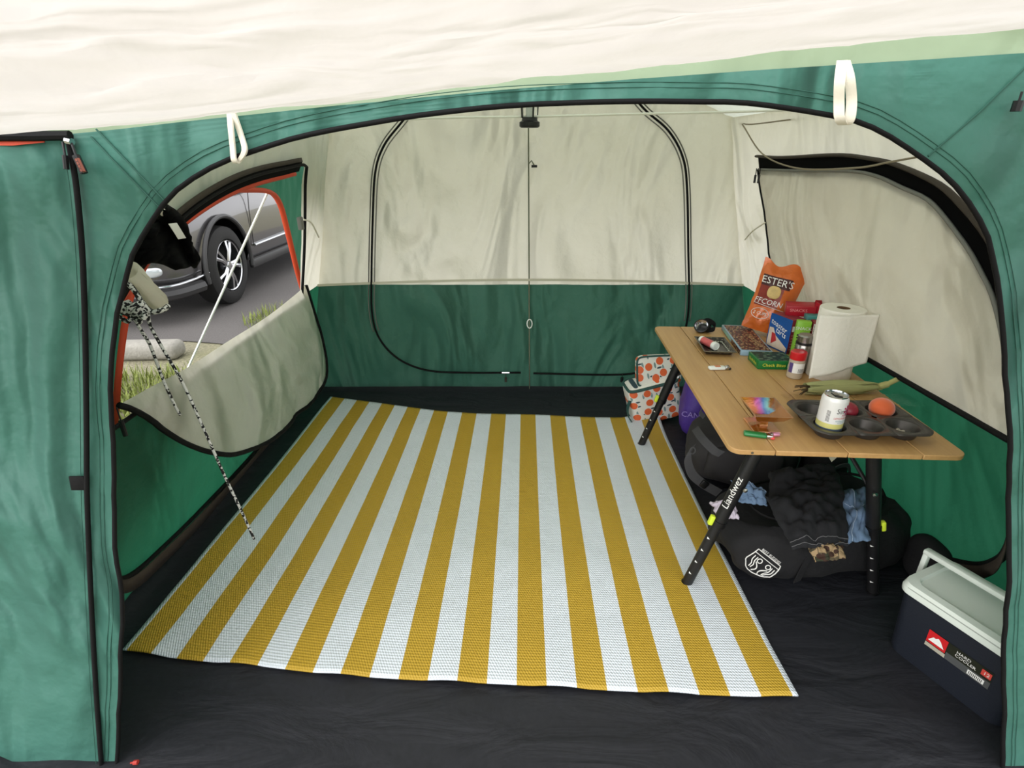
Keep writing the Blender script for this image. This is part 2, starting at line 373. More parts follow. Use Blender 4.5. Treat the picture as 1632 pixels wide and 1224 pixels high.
# ---- the parked car, nose towards the tent, its left flank facing us
def car():
    paint = pm('silver_grey_paint', S(112, 110, 112), .25, .75, coat=1)
    clad = pm('grey_cladding', S(60, 59, 60), .45); tyre = pm('tyre_rubber', S(34, 33, 33), .75, bump=.3, bs=90)
    glass = pm('dark_car_glass', S(20, 24, 28), .05, coat=1); alloy = pm('alloy_silver', S(205, 205, 208), .22, 1); dark = pm('wheel_well', S(8, 8, 8), .9)
    lamp = pm('lamp_glass', S(210, 215, 220), .1, .3, coat=1)
    c = thing('car', 'silver grey car parked nose-in on the asphalt, seen through the side window', 'car', (-3.5, 4.12, -.012))
    # stations: (y, half width, sill z, hood/deck z)
    st = [(0, .52, .42, .78), (.04, .68, .34, .84), (.16, .80, .28, .90), (.4, .87, .25, .97), (.8, .895, .25, 1.02), (1.25, .90, .25, 1.06), (1.6, .90, .25, 1.09), (2.6, .90, .25, 1.09), (3.6, .90, .25, 1.08), (4.1, .88, .27, 1.07), (4.4, .82, .33, 1.04), (4.47, .74, .42, .98)]
    prof = []
    for (y, hw, z0, z1) in st:
        h = z1 - z0
        half = [(hw * .93, z0), (hw * .985, z0 + h * .12), (hw, z0 + h * .38), (hw * .995, z0 + h * .62), (hw * .975, z0 + h * .8), (hw * .93, z0 + h * .9), (hw * .84, z0 + h * .955), (hw * .5, z1 + .0), (0, z1 + .012)]
        ring = [(x, z) for x, z in half] + [(-x, z) for x, z in half[-2::-1]] + [(0, z0)]
        prof.append([V((x, y, z)) for x, z in ring])
    b = B(); n = len(prof[0]); vs = [p for r in prof for p in r]; fs = []
    for i in range(len(prof) - 1):
        for k in range(n): fs.append([i * n + k, i * n + (k + 1) % n, (i + 1) * n + (k + 1) % n, (i + 1) * n + k])
    fs += [list(range(n))[::-1], [(len(prof) - 1) * n + k for k in range(n)]]
    b.add(vs, fs)
    body = b.build('body', [paint, dark], None, 40)
    md = body.modifiers.new('s', 'SUBSURF'); md.levels = 2; md.render_levels = 2
    WH = [(.90, .88), (.90, 3.5)]
    cuts = []
    for sgn in (1, -1):
        for hw, y in WH:
            cb = B(); cb.lathe([(0, -.17), (.405, -.17), (.405, .3), (0, .3)], 40, T=M.Translation((sgn * .9, y, .36)) @ M.Rotation(sgn * PI / 2, 4, 'Y'))
            co = cb.build('cut', dark, None, 0); cuts.append(co); md = body.modifiers.new('c', 'BOOLEAN'); md.operation = 'DIFFERENCE'; md.object = co; md.solver = 'EXACT'
    dg = bpy.context.evaluated_depsgraph_get(); dg.update(); me = bpy.data.meshes.new_from_object(body.evaluated_get(dg))
    body.modifiers.clear(); body.data = me; body.parent = c
    for o in cuts: bpy.data.objects.remove(o)
    for p in me.polygons: p.use_smooth = True
    me.set_sharp_from_angle(angle=math.radians(32))
    # cabin
    b = B(); cab = []
    for (y, hw, z0, z1) in ((1.2, .8, 1.03, 1.05), (1.85, .76, 1.05, 1.5), (2.3, .72, 1.05, 1.64), (3.4, .72, 1.05, 1.66), (4.1, .70, 1.05, 1.55), (4.38, .72, 1.02, 1.06)):
        ring = [(hw + .06, z0), (hw, z0 + (z1 - z0) * .6), (hw * .86, z1), (0, z1 + .03), (-hw * .86, z1), (-hw, z0 + (z1 - z0) * .6), (-hw - .06, z0)]
        cab.append([V((x, y, z)) for x, z in ring])
    n = 7; vs = [p for r in cab for p in r]; fs = []; b.add(vs, [[i * n + k, i * n + k + 1, (i + 1) * n + k + 1, (i + 1) * n + k] for i in range(5) for k in range(6)])
    for i in range(5):
        for k in range(6): b.mi[i * 6 + k] = 1 if (k in (0, 5) or i in (0, 4)) else 0
    b.build('cabin', [paint, glass], c, 50)
    X = .9
    for sgn in (1, -1):
        for hw, y in WH:
            b = B(); b.tube([V((sgn * (X + .005), y + .425 * math.cos(a), .36 + .425 * math.sin(a))) for a in [math.radians(-12 + 204 * k / 24) for k in range(25)]], .02, 8); b.build('wheel_arch', clad, c)
            wl = B(); TT = M.Translation((sgn * .80, y, .35)) @ M.Rotation(sgn * PI / 2, 4, 'Y')
            wl.lathe([(.235, -.1), (.30, -.11), (.345, -.085), (.352, -.05), (.352, .05), (.345, .085), (.30, .11), (.24, .105), (.235, .09)], 40, T=TT); w_ = wl.build('tyre', tyre, c)
            r = B(); r.lathe([(.24, -.1), (.236, .085), (.225, .098), (.218, .09), (.215, -.08)], 40, T=TT); r.lathe([(0, .0), (.21, -.01), (.212, -.06)], 30, 1, T=TT); r.build('rim', [alloy, dark], w_)
            for q in range(5):
                for e in (-.16, .16):
                    sp = B(); a = 2 * PI * q / 5 + .3
                    sp.tube([TT @ V((.04 * math.cos(a + e), .04 * math.sin(a + e), .075)), TT @ V((.13 * math.cos(a + e * .9), .13 * math.sin(a + e * .9), .085)), TT @ V((.222 * math.cos(a + e * 1.15), .222 * math.sin(a + e * 1.15), .07))], [.02, .017, .02], 6); sp.build('spoke', alloy, w_)
            hb = B(); hb.lathe([(0, .1), (.032, .098), (.045, .07), (.05, .03)], 20, T=TT); hb.build('hub_cap', alloy, w_)
        b = B(); b.box(.05, 1.75, .09, (sgn * .885, 2.19, .28), .02); b.build('side_skirt', clad, c)
        b = B(); b.tube([(sgn * .905, 1.42, .45), (sgn * .908, 2.2, .46), (sgn * .905, 3.0, .47)], .014, 8); b.build('chrome_strip', m_chrome, c)
        b = B(); b.tube([(sgn * .899, 1.5, 1.0), (sgn * .905, 1.44, .8), (sgn * .905, 1.4, .45)], .004, 6); b.build('door_gap', dark, c)
        b = B(); b.box(.1, .2, .14, (sgn * 1.0, 1.75, 1.12), .03); b.build('mirror', paint, c)
        b = B(); b.soft(.2, .35, .16, .6, .7, 0, T=T(sgn * .70, .22, .72), flat=False); b.build('headlamp', lamp, c)
        b = B(); b.soft(.2, .06, .09, .8, .8, 0, T=T(sgn * .66, .075, .40, 0, 0, sgn * .5), flat=False); b.build('fog_lamp', lamp, c)
    b = B(); b.tube([V(p) for p in spline([(-.895, .5, .36), (-.86, .3, .34), (-.79, .12, .33), (-.62, .0, .335), (-.3, -.03, .34), (.3, -.03, .34), (.62, .0, .335), (.79, .12, .33), (.86, .3, .34), (.895, .5, .36)])], .012, 8); b.build('chrome_strip', m_chrome, c)
    b = B(); b.tube([V(p) for p in spline([(-.87, .42, .27), (-.78, .16, .26), (-.62, .05, .26), (-.3, .02, .26), (.3, .02, .26), (.62, .05, .26), (.78, .16, .26), (.87, .42, .27)])], .05, 8); b.build('bumper_skirt', clad, c)
    b = B(); b.tube([V((sg * .895, .44 + .02 * k, .62)) for sg in (1,) for k in range(2)], .003, 6)
    b.build('bumper_gap', dark, c)
    b = B(); b.box(.9, .04, .16, (0, .01, .66), .02); b.build('grille', m_blackp, c)
    b = B(); b.box(1.2, 3.6, .06, (0, 2.2, .26)); b.build('underbody', dark, c)
car()

# ================================================================ TENT SHELL
def LW(y, z): return V((-1.2 + .23 * z, y, z))
def RW(y, z): return V((1.42 - .26 * z, y, z))
def FW(x, z): return V((x, .80 + .18 * z, z))
def BW(x, z): return V((x, 2.95 - .06 * z, z))
SEAM = .635
# floor
def flp(u, v):
    x = -1.22 + 2.66 * u; y = .74 + 2.24 * v
    e = min(u, 1 - u, 1 - v) ; z = .004 * fbm((x * 1.2, y * 4, 0), 1.5) + (.035 * max(0, 1 - e / .02) if e < .02 else 0)
    return V((x, y, max(-.008, z)))
b = B(); b.sheet(flp, 90, 80); struct(b.build('floor', m_floor, ang=180), 'black creased groundsheet of the tent')

# ---- back wall: gable, cream above green
def wob(x, z, s=0): return .012 * fbm((x * 2.5, z * 1.1, s), 1.2) + .006 * fbm((x * 6 + z * 3, z * 1.5, s + 5), 1.5)
def zt(x): return 1.45 + .40 * (1 - min(1, abs(x - .085) / .955))
def bk(u, v):
    zs = [0, SEAM]; k = v
    z = SEAM * v / .4 if v <= .4 else None
    xl0, xr0 = -1.2 + .23 * (z if z is not None else 0), 1.42 - .26 * (z if z is not None else 0)
    if z is None:
        f = (v - .4) / .6
        xa = -1.2 + .23 * SEAM; xb = 1.42 - .26 * SEAM
        x = (xa + (xb - xa) * u) * (1 - f) + (-.867 + 1.91 * u) * f; z = SEAM * (1 - f) + (zt(-.867 + 1.91 * u) + .05) * f
    else: x = xl0 + (xr0 - xl0) * u
    e = min(1, 6 * min(u, 1 - u, max(v, .02)))
    return BW(x, z) + V((0, wob(x, z) * e, 0))
b = B(); b.sheet(bk, 70, 60, mif=lambda u, v: 1 if v < .4 else 0)
WB = struct(b.build('wall_back', [m_cream, m_greenbk], ang=180), 'cream and green back wall of the tent with a zipped door')
OB = .022
b = B(); b.ribbon([UB(500 + 700 * k / 30, 455 - 9 * math.sin(PI * k / 30), OB) for k in range(31)], (0, .0, .006), th=.002); b.build('seam_tape', pm('pale_seam_tape', S(190, 186, 166), .8), WB)
zp = spline([UB(*p, OB) for p in ((668, 160), (640, 195), (612, 232), (598, 275), (594, 350), (592, 440), (593, 500), (605, 540), (635, 572), (680, 590), (740, 594), (830, 594))], 6)
zq = spline([UB(*p, OB) for p in ((985, 120), (1025, 172), (1065, 208), (1088, 250), (1095, 300), (1097, 400), (1098, 480), (1092, 525), (1075, 560), (1040, 585), (990, 597), (850, 595))], 6)
m_gtape = pm('grey_zip_tape', S(118, 118, 112), .85)
for pts in (zp, zq):
    b = B(); b.tube(pts, .0085, 6, flat=.6); b.build('zipper', m_black, WB, 180)
    for o in (-1, 1):
        b = B(); ps = []
        for i, p in enumerate(pts[:int(len(pts) * .62)]):
            tt = (pts[min(i + 1, len(pts) - 1)] - pts[max(i - 1, 0)]).normalized(); ps.append(p + tt.cross(V((0, 1, 0))) * .0155 * o + V((0, .004, 0)))
        b.tube(ps, .0065, 6, flat=.4); b.build('zip_tape', m_gtape, WB, 180)
b = B(); b.tube([UB(842 + 2 * k / 9, 165 + 455 * k / 9, OB - .003) for k in range(10)], .0035, 6); b.build('centre_seam', pm('seam_olive', S(112, 116, 98), .9), WB, 180)
def pull(name, p, drop, parent, sz=.006, mt=m_blackp, ax=V((0, 0, -1)), cordr=.002):
    b = B(); b.tube([p, p + ax * drop * .5], cordr, 6); b.tube([p + ax * drop * .45, p + ax * drop], sz, 8); return b.build(name, mt, parent)
b = B(); b.tube([UB(800, 594, .03), UB(812, 594, .03)], .008, 8); b.build('zip_slider', m_chrome, WB)
pull('zip_pull', UB(806, 596, .034), .05, WB, .007, m_brown)
b = B(); b.tube([UB(842, 262, .03), UB(847, 256, .03), UB(851, 263, .035)], .0035, 6); b.build('toggle_loop', pm('seam_olive', S(112, 116, 98)), WB)
b = B(); b.tube([UB(847, 265, .035), UB(856, 265, .035)], .006, 8); b.build('toggle', m_blackp, WB)
b = B(); b.tube([UB(844 + 4 * math.sin(a), 516 + 7 * math.cos(a), .03) for a in [2 * PI * k / 12 for k in range(12)]], .0035, 6, closed=True); b.build('toggle_ring', m_white, WB)
pull('zip_pull', UB(992, 596, .034), .05, WB, .009, m_blackp)

# ---- left wall: D-shaped window open above the seam
def loft(inner, outer, rings, fn, mif):
    b = B(); n = len(inner); vs = []
    for j in range(rings + 1):
        f = j / rings
        for a, c in zip(inner, outer): vs.append((a[0] + (c[0] - a[0]) * f, a[1] + (c[1] - a[1]) * f))
    fs = [[j * n + i, j * n + i + 1, (j + 1) * n + i + 1, (j + 1) * n + i] for j in range(rings) for i in range(n - 1)]
    b.add([fn(*p) for p in vs], fs)
    for k, f in enumerate(fs):
        cz = sum(vs[q][1] for q in f) / 4; cx = sum(vs[q][0] for q in f) / 4; b.mi[k] = mif(cx, cz)
    return b
def lwp(y, z): return LW(y, z) + V((.010 * fbm((0, y * 2, z * 1.5), 1.3, 3), 0, 0))
win = [(2.62, SEAM), (2.60, .9), (2.55, 1.17), (2.54, 1.245), (2.3, 1.24), (2.05, 1.225), (1.85, 1.20), (1.65, 1.155), (1.5, 1.10), (1.36, 1.02), (1.26, .93), (1.2, .82), (1.17, .72), (1.16, SEAM)]
winr = [tuple(p)[:2] for p in resample(spline([V((a, c, 0)) for a, c in win], 5), 60)]
out = [(2.95, SEAM), (2.90, 1.46), (1.085, 1.46), (.94, SEAM)]
outr = [tuple(p)[:2] for p in resample([V((a, c, 0)) for a, c in out], 60)]
b = loft(winr, outr, 8, lwp, lambda y, z: 0)
o0 = len(b.f)
b.sheet(lambda u, v: lwp(.825 + .115 * v + u * (2.95 - .825 - .115 * v), SEAM * v), 50, 16, mi=1)
WL = struct(b.build('wall_left', [m_cream, m_greenin], ang=180), 'cream and green side wall with the half open window')
# binding + dark zip band along the window arch, on the inside
arc = [LW(y, z) + V((.012, 0, 0)) for y, z in winr]
b = B(); b.tube(arc, .007, 6); b.build('window_binding', m_black, WL, 180)
band = [p for p in winr if p[1] > .70]
b = B(); bt = []
for i, (y, z) in enumerate(band):
    if y > 2.5: continue
    q0 = V((y, z)); a = V(band[max(i - 1, 0)]); c = V(band[min(i + 1, len(band) - 1)]); tt = (c - a).normalized(); nn = V((-tt.y, tt.x))
    bt.append((q0, nn))
pv = []
for q0, nn in bt: pv += [LW(*(q0 - nn * .012)) + V((.016, 0, 0)), LW(*(q0 + nn * .026)) + V((.004, 0, 0))]
b.add(pv, [[2 * k, 2 * k + 1, 2 * k + 3, 2 * k + 2] for k in range(len(bt) - 1)]); b.build('zip_band', m_mesh, WL, 180, solid=.004)
pv = []
b = B()
for q0, nn in bt: pv += [LW(*(q0 + nn * .052)) + V((.006, 0, 0)), LW(*(q0 + nn * .075)) + V((.006, 0, 0))]
b = B(); pv2 = []
for q0, nn in bt: pv2 += [LW(*(q0 - nn * .028)) + V((.012, 0, 0)), LW(*(q0 - nn * .012)) + V((.018, 0, 0))]
b.add(pv2, [[2 * k, 2 * k + 1, 2 * k + 3, 2 * k + 2] for k in range(len(bt) - 1)]); b.build('rain_flap', m_brown, WL, 180, solid=.003)
# folded-down cream window flap hanging inside
XF = -1.035
def ux(u, v, x=XF): return UP(u, v, (1, 0, 0), x)
foldp = [ux(188, 646), ux(240, 617), ux(300, 585), ux(360, 546), ux(425, 505), ux(470, 470), ux(487, 455)]
edge = [ux(188, 646), ux(208, 652), ux(235, 668), ux(262, 690), ux(300, 712), ux(345, 725), ux(385, 718), ux(420, 700), ux(465, 662), ux(500, 628), ux(514, 600), ux(515, 575), ux(506, 530), ux(496, 490), ux(487, 455)]
fr_, er_ = resample(spline(foldp, 6), 48), resample(spline(edge, 6), 48)
def flap(u, v):
    i = u * 48; k = min(47, int(i)); fr = i - k
    p = fr_[k].lerp(fr_[k + 1], fr).lerp(er_[k].lerp(er_[k + 1], fr), v)
    p.x += .05 * math.sin(PI * u) * math.sin(PI * min(1, v * .8)) + .02 * fbm((p.y * 3, p.z * 3, 1), 1.4) * math.sin(PI * u) * min(1, 3 * v)
    return p
b = B(); b.sheet(flap, 60, 30); WF = b.build('window_flap', m_cream, WL, 180)
b = B(); b.tube([flap(k / 60, 1) + V((.003, 0, 0)) for k in range(61)], .009, 8); b.build('flap_zipper', m_black, WF, 180)
pull('zip_pull', ux(186, 650, -1.0), .08, WL, .006)
# bottom zip with mud flap along the lower green panel
zl = [LW(y, z) + V((.014, 0, 0)) for y, z in [tuple(p)[:2] for p in spline([V(q) for q in ((1.14, .62, 0), (1.15, .35, 0), (1.19, .2, 0), (1.27, .12, 0), (1.45, .085, 0), (1.7, .06, 0), (2.14, .04, 0), (2.55, .06, 0), (2.7, .2, 0), (2.72, .45, 0))], 6)]]
b = B(); b.tube(zl, .008, 6); b.build('door_zipper', m_black, WL, 180)
b = B(); b.ribbon([p + V((.004, 0, -.03)) for p in zl[14:-10]], (.006, 0, .026), th=.002); b.build('mud_flap', m_brown, WL, 180)
b = B(); b.ribbon([LW(1.15 + (2.65 - 1.15) * k / 20, SEAM) + V((.012, 0, 0)) for k in range(21)], (0, 0, .006), th=.002); b.build('seam_tape', m_black, WL, 180)
# strap tab at the corner, small tie
b = B(); b.tube(spline([UL(484, 350, .03), UL(496, 355, .05), UL(508, 378, .04)], 5), .004, 6); b.build('tie_tab', m_webb, WL)
b = B(); b.box(.02, .03, .055, (0, 0, 0), .004, T=M.Translation(UL(479, 356, .03))); b.build('strap_buckle', m_gtape, WL)

# ---- outer green layer beyond the window, arch trimmed in orange
def OL(y, z): return V((-1.38 + .2 * z, y, z))
arch_px = [(180, 690), (186, 600), (196, 520), (208, 465), (240, 405), (290, 352), (318, 322), (346, 306), (390, 303), (430, 306), (446, 325), (456, 360), (467, 405), (478, 448), (500, 520)]
ap = [UP(u, v, (1, 0, -.2), -1.38) for u, v in arch_px]; ar = resample(spline(ap, 6), 60)
outer = resample([OL(1.13, .25), OL(1.13, 1.5), OL(3.7, 1.5), OL(3.8, .25)], 60)
fly = B(); vs = []
for j in range(6):
    for a, c in zip(ar, outer): vs.append(a.lerp(c, j / 5) + V((.012 * fbm((a.y * 3, a.z * 3, j), 1.5) * (j > 0), 0, 0)))
fly.add(vs, [[j * 61 + i, j * 61 + i + 1, (j + 1) * 61 + i + 1, (j + 1) * 61 + i] for j in range(5) for i in range(60)])
FLY = thing('rain_fly', 'green outer rain fly with orange arch binding beyond the side window', 'rain fly', OL(1.2, 0))
fo = fly.build('fly_panel', m_green, None, 180); fo.parent = FLY; fo.matrix_parent_inverse = M.Translation(-FLY.location)
b = B(); b.tube(ar, .016, 8, flat=.7); oo = b.build('orange_binding', m_orange, FLY, 180); oo.matrix_parent_inverse = M.Translation(-FLY.location)
# orange edge of the fly under the zip band
obp = [LW(*(q0 + nn * .036)) + V((-.012, 0, 0)) for q0, nn in bt]
b = B(); b.tube(obp, .010, 6); oo = b.build('orange_binding', m_orange, FLY, 180); oo.matrix_parent_inverse = M.Translation(-FLY.location)
gl = B(); gp0, gp1 = ap[9] + V((-.01, 0, 0)), UP(298, 590, (1, 0, 0), -1.62)
gl.tube([gp0, gp0.lerp(gp1 + (gp1 - gp0) * .55, .5), gp1 + (gp1 - gp0) * .55], .006, 6)
tag(gl.build('guy_rope', m_cord), 'taut white guy rope slanting across the view of the car', 'rope')

# ---- right wall
def rwp(y, z): return RW(y, z) + V((-.012 * fbm((0, y * 2, z * 1.5), 1.3, 9), 0, 0))
b = B(); b.sheet(lambda u, v: rwp((.825 + .26 * v) + u * (2.97 - .825 - .08 * v - .26 * v), SEAM * v / .44 if v < .44 else SEAM + (1.45 - SEAM) * (v - .44) / .56), 60, 50, mif=lambda u, v: 1 if v < .44 else 0)
WR = struct(b.build('wall_right', [m_cream, m_greenin], ang=180), 'cream and green side wall behind the table')
op = [(1208, 249), (1249, 251), (1335, 247), (1390, 253), (1429, 262), (1498, 293), (1540, 332), (1570, 368), (1600, 420), (1630, 500), (1640, 600), (1640, 680)]
ip = [(1209, 270), (1271, 272), (1357, 273), (1401, 282), (1435, 298), (1479, 318), (1507, 348), (1526, 373), (1548, 404), (1562, 431), (1578, 462), (1592, 510), (1604, 580), (1612, 690)]
oR = resample(spline([UR(*p, .016) for p in op], 5), 50); iR = resample(spline([UR(*p, .03) for p in ip], 5), 50)
b = B(); ns = 4; vs = []
for j in range(ns + 1):
    for a, c in zip(oR, iR): vs.append(a.lerp(c + V((.008, 0, -.02)), j / ns))
b.add(vs, [[j * 51 + i, j * 51 + i + 1, (j + 1) * 51 + i + 1, (j + 1) * 51 + i] for j in range(ns) for i in range(50)]); b.build('insect_mesh', m_mesh, WR, 180)
b = B(); b.tube([p + V((-.004, 0, 0)) for p in oR], .012, 8, flat=.5); b.build('rain_flap', m_brown, WR, 180)
# sagging cream door panel
bl_, br_ = UR(1236, 487, .03), UR(1612, 702, .03)
def dpan(u, v):
    k = u * 50; i = min(49, int(k)); a = iR[i].lerp(iR[i + 1], k - i); c = bl_.lerp(br_, u); p = a.lerp(c, v)
    p.x -= .03 * math.sin(PI * v) * math.sin(PI * min(1, u * 1.1)) + .012 * fbm((0, p.y * 3, p.z * 3), 1.6, 4) * math.sin(PI * v)
    return p
b = B(); b.sheet(dpan, 60, 40); DP = b.build('door_panel', fab('warm_cream_panel', S(222, 219, 208), .5, 1, 2.4, (1, 1.4, .7, .6, 0, 0)), WR, 180)
b = B(); b.tube([dpan(k / 60, 0) for k in range(61)], .0055, 6); b.build('panel_binding', m_gtape, DP, 180)
b = B(); b.tube([dpan(0, k / 20) + V((-.004, 0, 0)) for k in range(21)], .004, 6); b.build('panel_zipper', m_black, DP, 180)
b = B(); b.tube([dpan(k / 60, 1) + V((-.006, 0, 0)) for k in range(61)], .008, 6); b.build('panel_seam', m_black, DP, 180)
zr = spline([UR(*p, .02) for p in ((1385, 790), (1430, 832), (1450, 862), (1490, 885), (1550, 900), (1585, 895), (1606, 872), (1625, 800))], 6)
b = B(); b.tube(zr, .011, 6); b.build('door_zipper', m_black, WR, 180)
b = B(); b.ribbon([p + V((-.004, 0, -.028)) for p in zr], (-.006, 0, .026), th=.002); b.build('mud_flap', m_brown, WR, 180)
for q in ((1200, 290), (1206, 294)): pull('zip_pull', UR(q[0] + 6, 268, .04), .06, WR, .005)
b = B(); b.tube(spline([UR(1187, 382, .03), UR(1200, 368, .05), UR(1219, 355, .04)], 5), .0035, 6); b.build('tie_tab', m_webb, WR)

# ---- front wall with the big arched entrance
ent = [(188, 1240), (187, 1214), (190, 1149), (193, 1042), (195, 957), (188, 893), (182, 828), (178, 700), (176, 649), (182, 547), (196, 465), (216, 396), (260, 327), (300, 291), (350, 262), (400, 243), (480, 218), (600, 195), (700, 180), (840, 167), (1000, 162), (1100, 162), (1200, 165), (1330, 185), (1400, 207), (1475, 255), (1530, 305), (1568, 368), (1583, 430), (1590, 500), (1598, 640), (1603, 760), (1604, 860), (1604, 919), (1599, 1038), (1597, 1128), (1591, 1224), (1591, 1240)]
ep = [UF(*p) for p in ent]; er = resample(spline(ep, 5), 110); er2 = [(p.x, max(p.z, -.02)) for p in er]
topz = lambda x: 1.327 if x < -.78 else 1.327 + (x + .78) * .077 + .012 * math.sin((x + .78) / 1.65 * PI)
ob = [V((-1.75, -.02, 0)), V((-1.75, 1.30, 0))] + [V((x, topz(x), 0)) for x in [-1.3 + .1 * k for k in range(27)]] + [V((1.55, 1.45, 0)), V((1.75, -.02, 0))]
orr = resample(ob, 110); or2 = [(p.x, p.y) for p in orr]
def fwp(x, z):
    d = .010 * fbm((x * 3, z * 1.2, 2), 1.2) + .004 * fbm((x * 4 + z * 7, z * 6, 7), 1.5)
    return FW(x, z) + V((0, d, 0))
b = loft(er2, or2, 22, fwp, lambda x, z: 0)
WFR = struct(b.build('wall_front', m_greenfr, ang=180), 'green front wall around the arched entrance')
b = B(); b.tube([fwp(*p) + V((0, -.003, 0)) for p in er2], .0045, 8); b.build('entrance_binding', m_black, WFR, 180)
# stitch line just outside the binding
sb = pm('dark_green_stitching', S(42, 86, 74), .8)
def off(pts, d):
    o = []
    for i, p in enumerate(pts):
        a = V(pts[max(i - 1, 0)]); c = V(pts[min(i + 1, len(pts) - 1)]); t_ = (c - a).normalized(); o.append((p[0] - t_.y * d, p[1] + t_.x * d))
    return o
for d in (.022, .03):
    b = B(); b.tube([fwp(*p) + V((0, -.001, 0)) for p in off(er2, d)], .0007, 4); b.build('stitching', sb, WFR, 180)
zf = spline([UF(*p, .006) for p in ((108, 216), (113, 245), (122, 300), (131, 400), (135, 500), (137, 600), (138, 700), (139, 800), (145, 950), (153, 1100), (162, 1224))], 6)
b = B(); b.tube(zf, .0048, 8); b.build('door_zipper', m_black, WFR, 180)
b = B(); b.tube([p + V((-.012, 0, 0)) for p in zf], .0008, 4); b.build('stitching', sb, WFR, 180)
b = B(); b.tube([UF(-60, 217, .012), UF(50, 217, .012), UF(112, 216, .012)], .008, 8); b.build('top_zipper', m_black, WFR)
b = B(); b.ribbon([UF(-60, 226, .006), UF(20, 226, .006), UF(70, 221, .006)], (0, .001, .006), th=.001); b.build('orange_edge', m_orange, WFR)
b = B(); b.box(.03, .004, .03, (0, 0, 0), .001, T=M.Translation(UF(124, 770, .006)) @ M.Rotation(-.18, 4, 'X')); b.build('hook_patch', m_black, WFR)
for px, pts in (((104, 222), [(100, 226), (104, 250), (106, 270)]), ((112, 224), [(114, 228), (122, 250), (134, 276)])):
    b = B(); q = [UF(u, v, .016) for u, v in pts]; b.tube(q[:2], .0022, 6); b.tube([q[0].lerp(q[1], .9), q[2]], .0062 if px[0] > 108 else .0045, 8); zpz = b.build('zip_pull', m_blackp, WFR)
q0, q1 = UF(123, 253, .024), UF(133, 274, .024); dx = (q1 - q0).normalized()
b = B(); b.tube([q0, q1], .0042, 6); b.build('zip_pull_grip', pm('rust_rubber', S(150, 84, 68), .6), WFR)
letter('KTTXX', .009, m_txtk, WFR, plane_surf(q0.lerp(q1, .5) + V((0, -.0045, 0)), dx, V((dx.z, 0, -dx.x)) * -1, .0005))
b = B(); b.tube([UF(106, 224, .014), UF(115, 226, .016)], .006, 8); b.build('zip_slider', m_chrome, WFR)
for line in (((150, 212), (205, 268), (263, 330)), ((1640, 100), (1560, 180), (1488, 243))):
    for o in (-.006, .006):
        b = B(); b.tube([fwp(UF(u, v).x + o, UF(u, v).z + o) + V((0, -.002, 0)) for u, v in line], .0016, 5); b.build('corner_seam', sb, WFR)
pull('zip_pull', UF(1629, 146, .02), .03, WFR, .008)
pull('zip_pull', UF(208, 1216, .004), .03, WFR, .005, pm('red_tab', S(170, 50, 40), .5), V((.6, 0, .1)))
# cream webbing loops sewn above the entrance
for pts, wd in (([(366, 180), (368, 205), (371, 235), (373, 255), (379, 258), (390, 240), (384, 215), (372, 180)], .0055), ([(1342, 97), (1338, 130), (1337, 165), (1338, 188), (1345, 198), (1354, 190), (1357, 160), (1354, 125), (1346, 97)], .008)):
    b = B(); ps = spline([UF(u, v, .012 + .008 * (k % 2)) for k, (u, v) in enumerate(pts)], 4); b.ribbon(ps, lambda i: V((wd * .95, -wd * .4, 0)), th=.0016); b.build('hanging_loop', m_webb, WFR, 60, label='cream webbing loop')
# pale gable panel above the green
b = B(); b.sheet(lambda u, v: FW(-1.3 + 2.6 * u, topz(-1.3 + 2.6 * u) + v * max(.02, (zt(-1.3 + 2.6 * u)) - topz(-1.3 + 2.6 * u))) + V((0, .01 + .02 * math.sin(v * PI) * fbm((u * 6, v, 0)), 0)), 50, 8); b.build('gable_panel', m_pale, WFR, 180)

# ---- ceiling
def ce(u, v):
    x = -.89 + 1.96 * u; y = 1.03 + 1.86 * v; s = .02 * math.sin(PI * v) * math.sin(2 * PI * u) ** 2
    return V((x, y, zt(x) - s + .006 * fbm((x * 3, y * 3, 0))))
b = B(); b.sheet(ce, 40, 24); struct(b.build('ceiling', m_roof, ang=180), 'pale roof cloth of the tent')

# unseen sheet above the tent roof, added to shade the upper walls
def shade_roof_p(u, v):
    x = -1.12 + 2.42 * u; y = 1.10 + 2.35 * v; k = abs(x - .085) / 1.5
    z = 2.0 - .62 * k ** 1.15 - (.55 * max(0, (y - 2.75)) / .7)
    return V((x, y, z + .015 * fbm((x * 2, y * 2, 3)))) - FLY.location
b = B(); b.sheet(shade_roof_p, 40, 30); b.build('added_shade_roof', fab('pale_shade_cloth', S(218, 223, 215), .65, .4, 3), FLY, 180)

# ---- awning over the entrance
ae = [(-500, 262), (-200, 236), (0, 214), (200, 200), (400, 177), (540, 163), (650, 152), (720, 140), (800, 130), (900, 121), (1000, 110), (1150, 95), (1340, 72), (1500, 58), (1632, 45), (1900, 12), (2150, -20)]
aE = resample(spline([UY(u, v, .95) for u, v in ae], 5), 90)
def awn(u, v):
    k = u * 90; i = min(89, int(k)); e = aE[i].lerp(aE[i + 1], k - i)
    p = e.copy(); d = v * 1.75; p.y -= d; p.z += .30 * min(d, .9) + .12 * max(0, d - .9) - .05 * math.sin(min(1, d) * PI)
    p.x *= 1 + .15 * v
    p.z += (.014 * fbm((p.x * 2, p.y * 7, 0), 1.3) + .006 * fbm((p.x * 7, p.y * 12, 4), 1.4)) * min(1, v * 10)
    if v < .01: p.z += .004 * fbm((p.x * 9, 0, 0))
    return p
b = B(); b.sheet(awn, 130, 90); AW = b.build('awning', m_awn, ang=180)
tag(AW, 'cream awning cloth stretched overhead in front of the entrance', 'awning')

